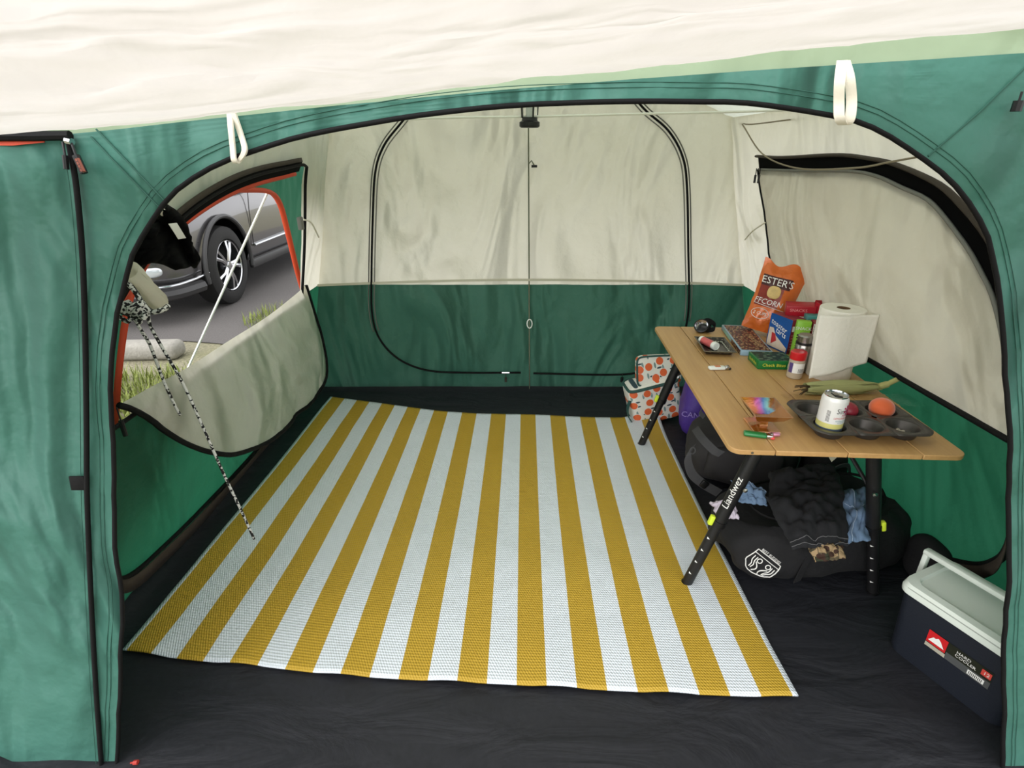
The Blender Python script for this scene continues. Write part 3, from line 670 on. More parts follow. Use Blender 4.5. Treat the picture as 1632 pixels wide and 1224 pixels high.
# ================================================================ CORDS, LANTERN, WINDOW BUNDLES
b = B(); cl = [UY(480, 197, 2.05), UY(700, 188, 1.98), UY(843, 186, 1.93), UY(1000, 182, 1.93), UY(1180, 178, 1.93), UY(1345, 172, 1.93)]
b.tube(spline(cl, 8), .0042, 6); CLN = tag(b.build('clothesline', m_cord), 'white string stretched across the tent under the roof', 'string')
b = B()
b.tube(spline([UB(1182, 196, .05), UY(1200, 198, 2.5), UY(1280, 188, 2.2), UY(1350, 180, 2.0)], 6), .0028, 5)
tag(b.build('roof_cord', pm('tan_cord', S(138, 128, 108), .8)), 'thin tan cord running from the back corner under the roof', 'cord')
b = B(); b.tube(spline([UR(1183, 198, .06), UR(1215, 245, .06), UR(1270, 268, .06), UR(1360, 268, .07), UR(1420, 258, .07), UR(1475, 248, .07)], 6), .003, 5)
tag(b.build('window_cord', pm('tan_cord', S(138, 128, 108))), 'slack tan cord drooping along the right window arch', 'cord')
lp = UY(844, 197, 1.93)
LN = thing('lantern', 'small black camping lantern hanging from the roof at the centre', 'lantern', (lp.x, lp.y, lp.z - .012))
b = B(); b.lathe([(0, 0), (.028, 0), (.033, .004), (.033, .016), (.026, .02), (.024, .03), (0, .03)], 28); b.build('lantern_base', m_blackp, LN)
b = B(); b.lathe([(.023, .03), (.026, .07), (.024, .075)], 24); b.build('lantern_globe', pm('clear_plastic', (1, 1, 1, 1), .05, trans=1, ior=1.3), LN)
b = B(); b.lathe([(0, .03), (.010, .03), (.010, .07), (0, .07)], 14); b.build('lantern_core', m_white, LN)
for k in range(4):
    a = k * PI / 2 + .4; b = B(); b.tube([(.026 * math.cos(a), .026 * math.sin(a), .028), (.029 * math.cos(a), .029 * math.sin(a), .075)], .003, 6); b.build('globe_post', m_blackp, LN)
b = B(); b.lathe([(0, .095), (.016, .093), (.029, .08), (.029, .074), (0, .074)], 24); b.build('lantern_cap', m_blackp, LN)
zc = zt(lp.x) - (lp.z - .012)
b = B(); b.tube([(0, 0, .09), (.012, 0, .11), (0, 0, .125), (0, 0, zc)], .002, 6); b.build('hanging_hook', m_blackp, LN)

# black mesh bundle gathered at the window's front end
BW_ = thing('rolled_mesh', 'bundle of black window mesh with a white care label by the entrance edge', 'mesh bundle', UL(262, 345, .05))
bl = BW_.location.copy()
def onb(u, v, o): return UL(u, v, o) - bl
rows = [[(262, 330), (252, 350), (240, 372)], [(278, 340), (258, 365), (225, 392)], [(292, 356), (268, 380), (212, 405)], [(302, 380), (276, 395), (205, 425)], [(310, 402), (282, 410), (222, 414)], [(317, 420), (288, 429), (246, 408)]]
def msh(u, v):
    k = v * 5; i = min(4, int(k)); f = k - i
    def row(r):
        k2 = u * 2; j = min(1, int(k2)); g = k2 - j; a, c = rows[r][j], rows[r][j + 1]; return V((a[0] + (c[0] - a[0]) * g, a[1] + (c[1] - a[1]) * g))
    p = row(i).lerp(row(i + 1), f); return onb(p.x, p.y, .07 + .05 * math.sin(u * 9 + v * 3) * .5 + .02 * fbm((u * 4, v * 4, 0)))
b = B(); b.sheet(msh, 24, 24); b.build('mesh_cloth', m_mesh, BW_, 180, solid=.02)
pl = [onb(287, 372, .13), onb(296, 387, .13)]
b = B(); b.ribbon([onb(275, 356, .125), onb(282, 367, .13), onb(290, 380, .13)], (.004, .010, .0), th=.001); b.build('care_label', m_txtw, BW_)
b = B(); b.ribbon([onb(258, 334, .10), onb(264, 343, .10)], (.003, .012, 0), th=.002); b.build('tie_strap', m_webb, BW_)

# cream roll lashed with chequered cord
c0, c1 = UP(205, 430, (1, 0, 0), -.86), UP(258, 486, (1, 0, 0), -.86)
RL = thing('rolled_flap', 'rolled cream cloth hanging at the window beside the chequered cord', 'cloth roll', c0)
b = B(); dd = c1 - c0; ax = dd.normalized()
sdv = ax.cross(V((1, 0, 0))).normalized()
def roll(u, v):
    a = 2 * PI * u; r = .028 * (1 + .12 * math.sin(a * 2 + 1) + .1 * fbm((u * 6, v * 3, 0))) * (1 if v < .9 else 1 - (v - .9) * 4)
    return dd * (v * 1.02) + V((1, 0, 0)) * r * .7 * math.cos(a) + sdv * r * math.sin(a)
b.sheet(roll, 28, 20); b.build('cloth_roll', m_cream, RL, 180)
def mk_chq():
    m, n, l, out_ = _new('chequered_paracord'); p = n.new('ShaderNodeBsdfPrincipled'); l.new(p.outputs[0], out_.inputs[0]); p.inputs['Roughness'].default_value = .8
    tc = n.new('ShaderNodeTexCoord'); v = n.new('ShaderNodeTexVoronoi'); v.inputs['Scale'].default_value = 190; l.new(tc.outputs['Object'], v.inputs[0])
    sp = n.new('ShaderNodeSeparateColor'); l.new(v.outputs['Color'], sp.inputs[0])
    l.new(_mixcol(n, l, _math(n, l, 'GREATER_THAN', sp.outputs[0], .45), S(20, 20, 22), S(205, 205, 200)), p.inputs['Base Color']); return m
m_chq = mk_chq()
PC = thing('paracord', 'black and white chequered cord knotted at the window with two hanging tails', 'cord', UY(208, 495, 1.22))
po = PC.location.copy()
def py(u, v, y): return UY(u, v, y) - po
b = B(); b.tube(spline([py(190, 440, 1.2), py(212, 460, 1.2), py(228, 485, 1.2), py(240, 497, 1.2), py(258, 494, 1.2), py(268, 488, 1.22)], 5), .006, 8); b.build('lashing', m_chq, PC)
b = B()
for k, (dx, dy) in enumerate(((0, 0), (-10, -6), (9, -4), (-8, 8), (6, 9), (14, 2))):
    a = k * 1.1; c = py(206 + dx, 496 + dy, 1.2 - .01 * (k % 3)); b.tube([c + V((.016 * math.cos(q), .006 * math.sin(2 * q + a), .012 * math.sin(q + a))) for q in [2 * PI * j / 14 for j in range(14)]], .0055, 7, closed=True)
b.build('knot', m_chq, PC)
for pts in ([(214, 506), (224, 525), (240, 552), (258, 600), (272, 632), (284, 656), (287, 661)], [(236, 496), (240, 520), (262, 560), (292, 612), (325, 684), (355, 752), (385, 815), (405, 859)]):
    b = B(); b.tube(spline([py(u, v, 1.22 + .06 * i / 7) for i, (u, v) in enumerate(pts)], 5), .0038, 7); b.build('cord_tail', m_chq, PC, 180)
# ================================================================ RUG
rb = [UZ(*p) for p in ((197, 1040), (300, 1056), (410, 1066), (520, 1078), (620, 1086), (740, 1092), (860, 1099), (1000, 1107), (1130, 1113), (1270, 1117))]
rt = [UZ(*p) for p in ((527, 635), (610, 646), (720, 660), (850, 664), (950, 668), (1047, 668))]
rb_, rt_ = resample(spline(rb, 5), 92), resample(spline(rt, 5), 92)
def rug(u, v):
    k = u * 92; i = min(91, int(k)); a = rb_[i].lerp(rb_[i + 1], k - i); c = rt_[i].lerp(rt_[i + 1], k - i); p = a.lerp(c, v)
    p.x += .012 * math.sin(v * PI) * (u - .5) * -1.2
    p.z = .012 + .004 * fbm((p.x * 1.6, p.y * 2, 0), 1.3) + .006 * max(0, math.sin(u * 40)) * max(0, 1 - v * 12) + .035 * max(0, (u - .9) * 10) * max(0, (v - .8) * 5) ** 2
    return p
b = B(); b.sheet(rug, 138, 100); RG = b.build('floor_mat', m_rug, ang=180, solid=.004)
tag(RG, 'yellow and white striped woven plastic mat covering the tent floor', 'mat')

# ================================================================ TABLE
TC = V((.884, 1.7135, 0)); TRZ = math.radians(-3.2); TM = M.Translation(TC) @ M.Rotation(TRZ, 4, 'Z'); TH = .6
def tw(x, y, z=TH): return TM @ V((x, y, z))
TB = thing('camping_table', 'bamboo slat camping table with black splayed legs on the right side', 'table', TC, TRZ)
xs = [-.295, -.181, -.002, .181, .295]
for k in range(4):
    x0, x1 = xs[k] + .001, xs[k + 1] - .001; L = .533; r = .03; poly = []
    def corner(cx, cy, a0): return [(cx + r * math.cos(a0 + PI / 2 * q / 6), cy + r * math.sin(a0 + PI / 2 * q / 6)) for q in range(7)]
    poly += corner(x0 + r, -L + r, PI) if k == 0 else [(x0, -L)]
    poly += corner(x1 - r, -L + r, -PI / 2) if k == 3 else [(x1, -L)]
    poly += corner(x1 - r, L - r, 0) if k == 3 else [(x1, L)]
    poly += corner(x0 + r, L - r, PI / 2) if k == 0 else [(x0, L)]
    b = B(); b.prism(poly, .014, z0=TH - .014); o = b.build('board', m_bam, TB, 30); md = o.modifiers.new('edge', 'BEVEL'); md.width = .002; md.segments = 2; md.limit_method = 'ANGLE'
m_leg = pm('black_anodised_leg', S(22, 22, 23), .42, bump=.1, bs=300)
YF, YR, TSG = -.385, .47, 1
for yl, sy in ((YF, -1), (YR, 1)):
    for sx in (-1, 1):
        top = V((sx * .145, yl, TH - .02)); foot = V((sx * .295, yl + (.06 if sy > 0 else .01), .004)); d = foot - top
        b = B(); b.tube([top, top + d * .56], .0195, 28); lg = b.build('leg', m_leg, TB)
        b = B(); b.tube([top + d * .52, foot], .0165, 16); b.build('lower_tube', m_leg, lg)
        b = B(); b.tube([top + d * .545, top + d * .575], .022, 16); b.build('clamp_collar', m_blackp, lg)
        b = B(); b.tube([foot - d * .012, foot], .0185, 16); b.build('foot_cap', m_blackp, lg)
        c = top + d * .55; b = B(); b.box(.014, .016, .034, (0, 0, 0), .004, T=M.Translation(c + V((sx * .026, -.002, .004))) @ M.Rotation(-sx * .25, 4, 'Y')); b.build('lever', m_yel, lg, label='yellow-green clamp lever')
        up = -d.normalized(); side = V((1, 0, 0)) - up * up.x; side.normalize(); nrm = V((0, -1, 0)); nrm = (nrm - up * nrm.dot(up)).normalized(); side = nrm.cross(up) * -1
        cn = (nrm * .6 - V((1, 0, 0)) * .55 + V((0, 0, 1)) * .3); cn = (cn - up * cn.dot(up)).normalized(); sd2 = cn.cross(up)
        if sy < 0 or sx < 0:
            for q in range(4):
                p0 = top + d * (.66 + .082 * q) + cn * .0168; b = B(); b.add([p0 - sd2 * .005, p0 + sd2 * .005 + up * .004, p0 + sd2 * .004 - up * .003], [[0, 1, 2]]); b.build('height_mark', m_txtw, lg, 0)
        if sy < 0 and sx < 0:
            vs, fs = subdiv(*subdiv(*text2d('Liandwez'))); R_ = .0205; cen = top + d * .36; bb = B()
            bb.add([cen + up * (x * .030) + (cn * math.cos(y * .030 / R_) + sd2 * TSG * math.sin(y * .030 / R_)) * R_ for x, y in vs], fs); bb.build('lettering', m_txtw, lg, 0)
    b = B(); b.box(.42, .03, .018, (0, yl, TH - .024), .004); b.build('cross_rail', m_leg, TB)
    for sx in (-1, 1):
        b = B(); b.tube([(sx * .18, yl, .40), (sx * .1, yl - .25 * (1 if yl > 0 else -1), TH - .02)], .006, 8); b.build('brace', m_leg, TB)
        b = B(); b.lathe([(0, 0), (.007, 0), (.007, .004), (0, .006)], 10, T=M.Translation((sx * .183, yl - .022, .395)) @ M.Rotation(PI / 2, 4, 'X')); b.build('rivet', m_chrome, TB)
for sx in (-1, 1):
    b = B(); b.box(.025, .80, .016, (sx * .12, .04, TH - .023), .003); b.build('side_rail', m_leg, TB)
b = B(); b.prism([(-.022, 0), (.022, 0), (.0, -.03)], .003, T=M.Translation((-.02, -.50, TH - .015)) @ M.Rotation(PI / 2, 4, 'X')); b.build('corner_bracket', m_chrome, TB)
b = B(); b.lathe([(0, 0), (.0035, 0), (.0035, .002), (0, .002)], 8, T=M.Translation((-.24, -.532, TH - .007)) @ M.Rotation(PI / 2, 4, 'X')); b.build('bolt', m_steel, TB)

ZT = TH + .0005
# ---- headlamp
p = UZ(1117, 529, TH); HL = thing('headlamp', 'black headlamp with round mirror reflector at the back of the table', 'headlamp', (p.x, p.y, ZT), -.5)
b = B(); b.soft(.05, .042, .036, .6, .6, .001, T=T(.012, .012, 0)); b.build('housing', m_blackp, HL)
RT = M.Translation((0, -.006, .026)) @ M.Rotation(math.radians(50), 4, 'X')
b = B(); b.lathe([(0, -.012), (.026, -.012), (.030, .0), (.030, .008), (.026, .010)], 28, T=RT); b.build('bezel', m_blackp, HL)
b = B(); b.lathe([(.026, .008), (.016, -.004), (.006, -.008), (.006, -.004), (0, -.003)], 28, T=RT); b.build('reflector', m_chrome, HL)
b = B(); b.ribbon(spline([(.03, .0, .012), (.052, -.006, .022), (.05, .012, .034), (.02, .03, .044), (-.005, .03, .034), (-.02, .015, .01)], 5), (.0, .002, .010), th=.001); b.build('head_strap', m_black, HL)
# ---- rolling tray with beaded rim
tp = [UZ(*q, TH) for q in ((1101, 541), (1121, 569), (1174, 571), (1158, 545))]
ctr = sum(tp, V()) / 4; TY = thing('metal_tray', 'dark square metal tray with a beaded pattern at the back of the table', 'tray', (ctr.x, ctr.y, ZT), -.10)
W_, D_ = .058, .088
def trp(u, v):
    x = (u * 2 - 1); y = (v * 2 - 1); e = max(abs(x), abs(y)); z = .002 if e < .78 else .002 + .016 * min(1, (e - .78) / .14)
    return V((x * W_, y * D_, z))
m_tray = speckle('dark_printed_tin', S(34, 33, 30), [S(66, 66, 56), S(104, 98, 82), S(84, 54, 52)], 55, .26, .28, .5)
b = B(); b.sheet(trp, 28, 28); b.build('tray_body', m_tray, TY, 60, solid=.0015)
b = B(); b.tube([(W_, D_, .018), (-W_, D_, .018), (-W_, -D_, .018), (W_, -D_, .018)], .0018, 6, closed=True); b.build('rolled_rim', pm('olive_rim', S(104, 98, 78), .4, .5), TY)
m_bead = pm('pale_bead_print', S(176, 180, 164), .35)
bm0 = None
for k in range(9):
    for (x, y) in ((-.042 + .0105 * k, D_ * .80), (W_ * .80, -.066 + .0165 * k)):
        b = B(); b.lathe([(.0046, 0), (.004, .0016), (0, .0026)], 8)
        if bm0 is None: o = b.build('bead', m_bead, TY, loc=(x, y, .0055)); bm0 = o.data
        else: o = bpy.data.objects.new('bead', bm0); COL.objects.link(o); o.parent = TY; o.location = (x, y, .0055)
# ---- red and white tube lying on the tray
q0, q1 = UZ(1113, 536, TH + .024), UZ(1128, 563, TH + .024); dv = (q1 - q0)
TU = thing('pill_tube', 'pink and white capped tube lying in the dark tray', 'tube', (ctr.x - .018, ctr.y + .015, ZT + .018), 0, rot=(PI / 2, 0, .32))
b = B(); b.lathe([(0, -.045), (.0145, -.045), (.0145, .03), (0, .03)], 20, mi=[0, 0, 0]); b.build('tube_body', pm('pink_label', S(196, 92, 92), .45, var=.25, vs=60), TU)
b = B(); b.lathe([(0, .028), (.0152, .028), (.016, .031), (.016, .044), (.013, .046), (.012, .044), (0, .044)], 20); b.build('tube_cap', m_white, TU)
b = B(); b.lathe([(0, -.048), (.013, -.048), (.0148, -.046), (.0148, -.034)], 20); b.build('tube_end', m_white, TU)
# ---- lighters
def lighter(name, label, loc, rz, body, tip, band=None):
    L_ = thing(name, label, 'lighter', loc, rz, 'pocket lighters on the table')
    b = B(); b.box(.058, .022, .0115, (0, 0, .006), .005, 3); b.build('lighter_body', body, L_)
    b = B(); b.box(.016, .019, .011, (.036, 0, .0062), .003); b.build('metal_hood', m_chrome, L_)
    b = B(); b.lathe([(0, -.004), (.005, -.004), (.005, .004), (0, .004)], 12, T=T(.041, .004, .0085, PI / 2)); b.build('spark_wheel', m_steel, L_)
    b = B(); b.box(.010, .012, .007, (.043, -.004, .0045), .002); b.build('thumb_lever', tip, L_)
    if band: b = B(); b.sheet(lambda u, v: V((-.008 + .02 * u, -.008 + .016 * v, .0121)), 3, 3); b.build('print_patch', band, L_)
    return L_
p = UZ(1142, 589, TH); lighter('lighter', 'white pocket lighter with orange print alone in the middle of the table', (p.x, p.y, ZT), .05, m_white, m_txtk, pm('orange_print', S(214, 130, 92), .5, var=.5, vs=120))
p = UZ(1202, 692, TH); lighter('lighter', 'green pocket lighter with red lever near the front table corner', (p.x - .004, p.y - .012, ZT), -.30, pm('green_plastic', S(26, 118, 62), .25, coat=.5), pm('red_lever', S(208, 70, 70), .4))
# ---- iridescent amber dish
def mk_amber():
    m, n, l, o_ = _new('iridescent_amber_glass'); p = n.new('ShaderNodeBsdfPrincipled'); l.new(p.outputs[0], o_.inputs[0])
    tc = n.new('ShaderNodeTexCoord'); sp = n.new('ShaderNodeSeparateXYZ'); l.new(tc.outputs['Object'], sp.inputs[0])
    nz = _noise(n, l, 30); g = _math(n, l, 'ADD', _math(n, l, 'MULTIPLY', sp.outputs[0], 9.5), _math(n, l, 'ADD', _math(n, l, 'MULTIPLY', nz.outputs[0], .25), .42))
    cr_ = n.new('ShaderNodeValToRGB'); l.new(g, cr_.inputs[0]); e = cr_.color_ramp.elements; e[0].position = .15; e[0].color = S(226, 150, 40); e[1].position = 1; e[1].color = S(150, 96, 40)
    for ps, cc in ((.42, S(236, 120, 80)), (.55, S(226, 100, 200)), (.68, S(110, 150, 226)), (.8, S(150, 216, 220)), (.86, S(176, 110, 44))): q = e.new(ps); q.color = cc
    dk = _math(n, l, 'GREATER_THAN', sp.outputs[1], .012)
    l.new(_mixcol(n, l, dk, S(186, 120, 48), cr_.outputs[0]), p.inputs['Base Color'])  # iridescent sheen painted into the base colour as fixed bands on the far half
    p.inputs['Roughness'].default_value = .08; p.inputs['Transmission Weight'].default_value = .35; p.inputs['Metallic'].default_value = .45
    p.inputs['Coat Weight'].default_value = 1; p.inputs['Thin Film Thickness'].default_value = 420; p.inputs['Thin Film IOR'].default_value = 1.6
    t = _noise(n, l, 90); bu = n.new('ShaderNodeBump'); bu.inputs['Strength'].default_value = .25; bu.inputs['Distance'].default_value = .003; l.new(t.outputs[0], bu.inputs['Height']); l.new(bu.outputs[0], p.inputs['Normal']); return m
m_amb = mk_amber()
p = UZ(1212, 680, TH); DS = thing('glass_dish', 'iridescent amber glass dish on a square foot near the table front', 'dish', (.692, 1.325, ZT), -.06)
def frus(b, levels, closed_top=False):
    vs = []; n = 0
    for hx, hy, z in levels: vs += [(-hx, -hy, z), (hx, -hy, z), (hx, hy, z), (-hx, hy, z)]
    k = len(levels); fs = [[3, 2, 1, 0]] + [[i * 4 + j, i * 4 + (j + 1) % 4, i * 4 + 4 + (j + 1) % 4, i * 4 + 4 + j] for i in range(k - 1) for j in range(4)] + [[(k - 1) * 4 + j for j in range(4)]]
    b.add([V(v) for v in vs], fs)
b = B(); frus(b, [(.034, .042, 0), (.036, .044, .003), (.034, .042, .006), (.012, .014, .009)]); b.build('foot', m_amb, DS, 30)
b = B(); frus(b, [(.011, .013, .009), (.010, .012, .02), (.013, .015, .026)]); b.build('stem', m_amb, DS, 30)
b = B(); frus(b, [(.02, .024, .026), (.036, .046, .04), (.047, .062, .058), (.049, .064, .060), (.045, .060, .060), (.033, .043, .043), (.018, .022, .032)]); b.build('bowl', m_amb, DS, 30)
PK = thing('pink_tube', 'small pink metallic tube lying on the amber dish foot', 'tube', (.700, 1.268, ZT + .006), 0, rot=(0, PI / 2, .05))  # plain pink cylinder with a metal tip by the dish foot
b = B(); b.lathe([(0, -.014), (.0055, -.014), (.006, -.012), (.006, .012), (.0055, .014), (0, .014)], 16); b.build('tube_body', pm('pink_foil', S(226, 160, 190), .25, .6), PK)
b = B(); b.lathe([(0, -.02), (.004, -.02), (.004, -.013), (0, -.013)], 12); b.build('tube_cap', m_chrome, PK)
# ---- flat chocolate package
m_candy = speckle('brown_candy_print', S(62, 30, 30), [S(108, 58, 44), S(176, 150, 110), S(140, 50, 44)], 75, .3)
CD = thing('candy_box', 'long flat box of chocolate candy with light blue edges at the table back', 'box', tw(.03, .335, ZT), math.radians(-8))
b = B(); b.box(.115, .33, .02, (0, 0, .01), .002); b.build('box_body', pm('blue_grey_card', S(140, 168, 186), .35, var=.2, vs=25), CD)
b = B(); rect_on(plane_surf((0, 0, .0202), (1, 0, 0), (0, 1, 0)), -.052, -.155, .052, .155, b); b.build('picture_panel', m_candy, CD, 0)
b = B(); rect_on(plane_surf((-.0577, 0, .01), (0, -1, 0), (0, 0, 1)), .02, -.008, .16, .008, b); b.build('side_print', m_candy, CD, 0)
b = B(); rect_on(plane_surf((-.0577, 0, .01), (0, -1, 0), (0, 0, 1)), -.12, -.006, .0, .006, b); b.build('side_stripe', pm('mint_print', S(140, 190, 176), .4, var=.2, vs=60), CD, 0)
letter('CHOCOLATE', .026, pm('tan_print', S(196, 172, 128), .4), CD, plane_surf((.022, -.04, .0212), (.12, -.99, 0), (.99, .12, 0)))
# ---- cheese puff bag
m_bag = pm('orange_foil_bag', S(204, 102, 38), .3, .15, var=.3, vs=12, bump=.7, bs=22, bdist=.012, coat=.4); m_bagd = pm('dark_red_print', S(128, 44, 30), .35, .1, var=.3, vs=18)
m_bagw = pm('white_bag_back', S(206, 204, 200), .4)
pb = tw(.125, .43)
PB = thing('snack_bag', 'orange cheese popcorn bag leaning in the back corner of the table', 'snack bag', (pb.x, pb.y, ZT + .017), 0, rot=(math.radians(-10), math.radians(11), math.radians(-24)))
BWd, BHt = .17, .275
def bagp(x, z, side):
    u = x / (BWd / 2); v = z / BHt; vv = max(0, min(1, v))
    th = .042 * (max(0, 1 - abs(u) ** 2.6)) * (max(0, math.sin(PI * min(1, vv * .93 + .07))) ** .55) * (1 - max(0, vv - .86) * 6 if vv > .86 else 1)
    wdt = 1 + .10 * (vv - .5) - .08 * math.sin(PI * vv)
    dn = .006 * fbm((x * 14, z * 9, side), 1.4) * (1 - abs(u) ** 4)
    return V((x * wdt + .004 * fbm((z * 12, 0, 1)), side * max(.0008, th + dn), z + (.012 * math.sin(u * 5) * max(0, vv - .8) * 5 if vv > .8 else 0)))
b = B()
b.sheet(lambda u, v: bagp((u - .5) * BWd, v * BHt, -1), 28, 36, mif=lambda u, v: 0); b.sheet(lambda u, v: bagp((.5 - u) * BWd, v * BHt, 1), 28, 36, mif=lambda u, v: 1)
b.build('bag_body', [m_bag, m_bagw], PB, 180)
def bsf(cx, cz, lift=.0018): return lambda x, y: bagp(cx + x, cz + y, -1) + V((0, -lift, 0))
b = B(); rect_on(bsf(-.02, .13, .0012), -.052, -.03, .042, .085, b, 0, 14, 20); b.build('printed_panel', m_bagd, PB, 180)
b = B(); rect_on(bsf(-.01, .202, .0016), -.062, -.020, .052, .022, b, 0, 14, 8); b.build('title_banner', pm('maroon_banner', S(66, 26, 24), .4), PB, 180)
letter("ESTER'S", .038, m_txtw, PB, bsf(-.012, .203, .0026)); letter('FFCORN', .030, m_txtw, PB, bsf(-.018, .12, .0026)); letter('2 CUPS', .018, m_txtw, PB, bsf(-.035, .07, .0026))
b = B(); b.tube([bsf(-.035, .07, .002)(.036 * math.cos(a), .021 * math.sin(a)) for a in [2 * PI * k / 28 for k in range(28)]], .0012, 5, closed=True); b.build('oval_outline', m_txtw, PB, 180)
b = B(); b.tube([bsf(0, .108, .002)(-.075 + .15 * k / 16, -.0 - .01 * k / 16) for k in range(17)], .0011, 5); b.build('white_stripe', m_txtw, PB, 180)
b = B(); b.soft(.05, .004, .05, .8, .8, .002, T=M.Translation(bagp(-.015, .138, -1) + V((0, -.001, 0)))); b.build('puff_picture', pm('puff_print', S(206, 178, 112), .5, var=.3, vs=60), PB, 180)
for k in range(8):
    b = B(); b.tube([bagp(.035 + .04 * j / 3, .10 + .016 * k, 1) + V((0, .001, 0)) for j in range(4)], .001, 4); b.build('nutrition_line', m_txtk, PB)
# ---- cartons
def carton(name, label, loc, rz, d, body, rot=None):
    c = thing(name, label, 'box', loc, rz, 'food boxes on the camping table', rot)
    b = B(); b.box(*d, (0, 0, d[2] / 2), .0015); b.build('carton', body, c); return c
m_mar = pm('maroon_card', S(128, 44, 56), .4, var=.25, vs=40)
TT_ = carton('toaster_pastry_box', 'blue and maroon toaster tarts box standing beside the snack bag', (1.045, 1.965, ZT), math.radians(16), (.06, .105, .132), m_mar)
sL = plane_surf((-.0312, 0, .066), (0, -1, 0), (0, 0, 1), .0007)
b = B(); rect_on(sL, -.056, -.066, .056, .066, b); b.build('blue_front', pm('blue_card', S(22, 78, 148), .35, var=.2, vs=20), TT_, 0)
sL2 = plane_surf((-.0312, 0, .066), (0, -1, 0), (0, 0, 1), .0016)
letter('toaster', .030, m_txtw, TT_, sL2 and (lambda x, y: sL2(x - .004, y + .028)), rot=-.25); letter('tarts', .030, m_txtw, TT_, lambda x, y: sL2(x + .012, y + .004), rot=-.25)
b = B(); poly_on(sL2, [(-.05, .012), (-.03, .014), (-.012, -.012), (.052, -.045), (.05, -.06), (-.052, -.06)], 0, b); b.build('pastry_picture', pm('icing_print', S(206, 190, 176), .5, var=.15, vs=50), TT_, 0)
b = B(); poly_on(plane_surf((-.0312, 0, .066), (0, -1, 0), (0, 0, 1), .0022), [(-.034, -.004), (-.016, -.006), (-.004, -.03), (-.03, -.05)], 0, b); b.build('filling_picture', pm('jam_print', S(176, 46, 50), .4), TT_, 0)
b = B(); rect_on(plane_surf((0, -.0562, .066), (1, 0, 0), (0, 0, 1)), -.028, .022, .028, .042, b); b.build('price_panel', m_txtw, TT_, 0)
for k in range(6): b = B(); rect_on(plane_surf((0, -.0562, .066), (1, 0, 0), (0, 0, 1)), -.026, -.05 + .011 * k, .024 - .008 * (k % 2), -.047 + .011 * k, b); b.build('text_line', pm('pale_print', S(186, 128, 120), .5), TT_, 0)
LM = carton('snack_carton', 'lime green narrow carton with black lettering behind the spice shaker', (1.052, 1.868, ZT), math.radians(-18), (.046, .03, .142), pm('lime_card', S(136, 190, 60), .4, var=.12, vs=30))
sF = plane_surf((0, -.0152, .071), (1, 0, 0), (0, 0, 1), .0008)
for k, (yy, ww) in enumerate(((.018, .036), (.008, .03), (-.004, .034), (-.012, .02), (-.022, .03), (-.03, .032), (-.038, .026), (-.05, .03))): b = B(); rect_on(sF, -.018, yy, -.018 + ww, yy + (.005 if k < 2 else .0022), b); b.build('text_line', m_txtk, LM, 0)
letter('SNACK', .016, m_txtw, LM, lambda x, y: sF(x, y + .045))
DR = carton('snack_carton', 'dark red carton with a barcode panel behind the steel bottle', (1.105, 1.862, ZT), math.radians(-14), (.05, .04, .142), pm('dark_red_card', S(120, 32, 40), .4, var=.15, vs=30))
sF2 = plane_surf((0, -.0202, .071), (1, 0, 0), (0, 0, 1), .0008); b = B(); rect_on(sF2, -.023, .012, .001, .064, b); b.build('barcode_panel', m_txtw, DR, 0)
for k in range(9): b = B(); rect_on(plane_surf((0, -.0202, .071), (1, 0, 0), (0, 0, 1), .0014), -.021, .016 + .005 * k, -.001, .016 + .005 * k + .0015 + .001 * (k % 3), b); b.build('bar', m_txtk, DR, 0)
carton('snack_carton', 'teal topped carton standing behind the dark red carton', (1.118, 1.925, ZT), math.radians(-12), (.06, .045, .147), pm('teal_card', S(70, 140, 136), .4))
RB = carton('open_carton', 'crumpled open red carton lying on top of the other boxes', (1.092, 1.985, ZT + .1335), 0, (.1, .055, .04), pm('red_card', S(166, 24, 40), .35, var=.3, vs=16), rot=(.12, -.05, -.35))
letter('SNACKS', .016, pm('pink_print', S(226, 150, 150), .5), RB, plane_surf((-.008, -.0277, .024), (1, 0, 0), (0, 0, 1), .001))
b = B(); b.box(.045, .002, .04, (0, 0, 0), T=T(.062, -.024, .03, .0, .3, -.5)); b.box(.04, .002, .035, (0, 0, 0), T=T(.064, .026, .03, 0, .2, .5)); b.build('torn_flap', pm('red_card', S(166, 24, 40)), RB)
g0 = UZ(1213, 592, TH); GB = carton('flat_green_box', 'flat dark green snack box lying in front of the toaster tarts box', (.925, 1.80, ZT), math.radians(-3), (.125, .10, .03), pm('green_card', S(24, 108, 50), .35, var=.15, vs=30))
b = B(); rect_on(plane_surf((0, 0, .03), (1, 0, 0), (0, 1, 0), .0007), -.056, -.044, .06, .048, b); b.build('picture_panel', speckle('dark_leaf_print', S(22, 48, 38), [S(40, 84, 58), S(92, 110, 92)], 45, .3), GB, 0)
sG = plane_surf((0, -.0502, .015), (1, 0, 0), (0, 0, 1), .0008); letter('Check Bites', .0165, pm('yellow_print', S(214, 210, 70), .5), GB, lambda x, y: sG(x - .008, y)); b = B(); rect_on(sG, .038, -.007, .056, .007, b); b.build('white_tab', m_txtw, GB, 0)
sG2 = plane_surf((-.0627, 0, .015), (0, -1, 0), (0, 0, 1), .0008); letter('Check Bites', .0145, pm('yellow_print', S(214, 210, 70)), GB, sG2)
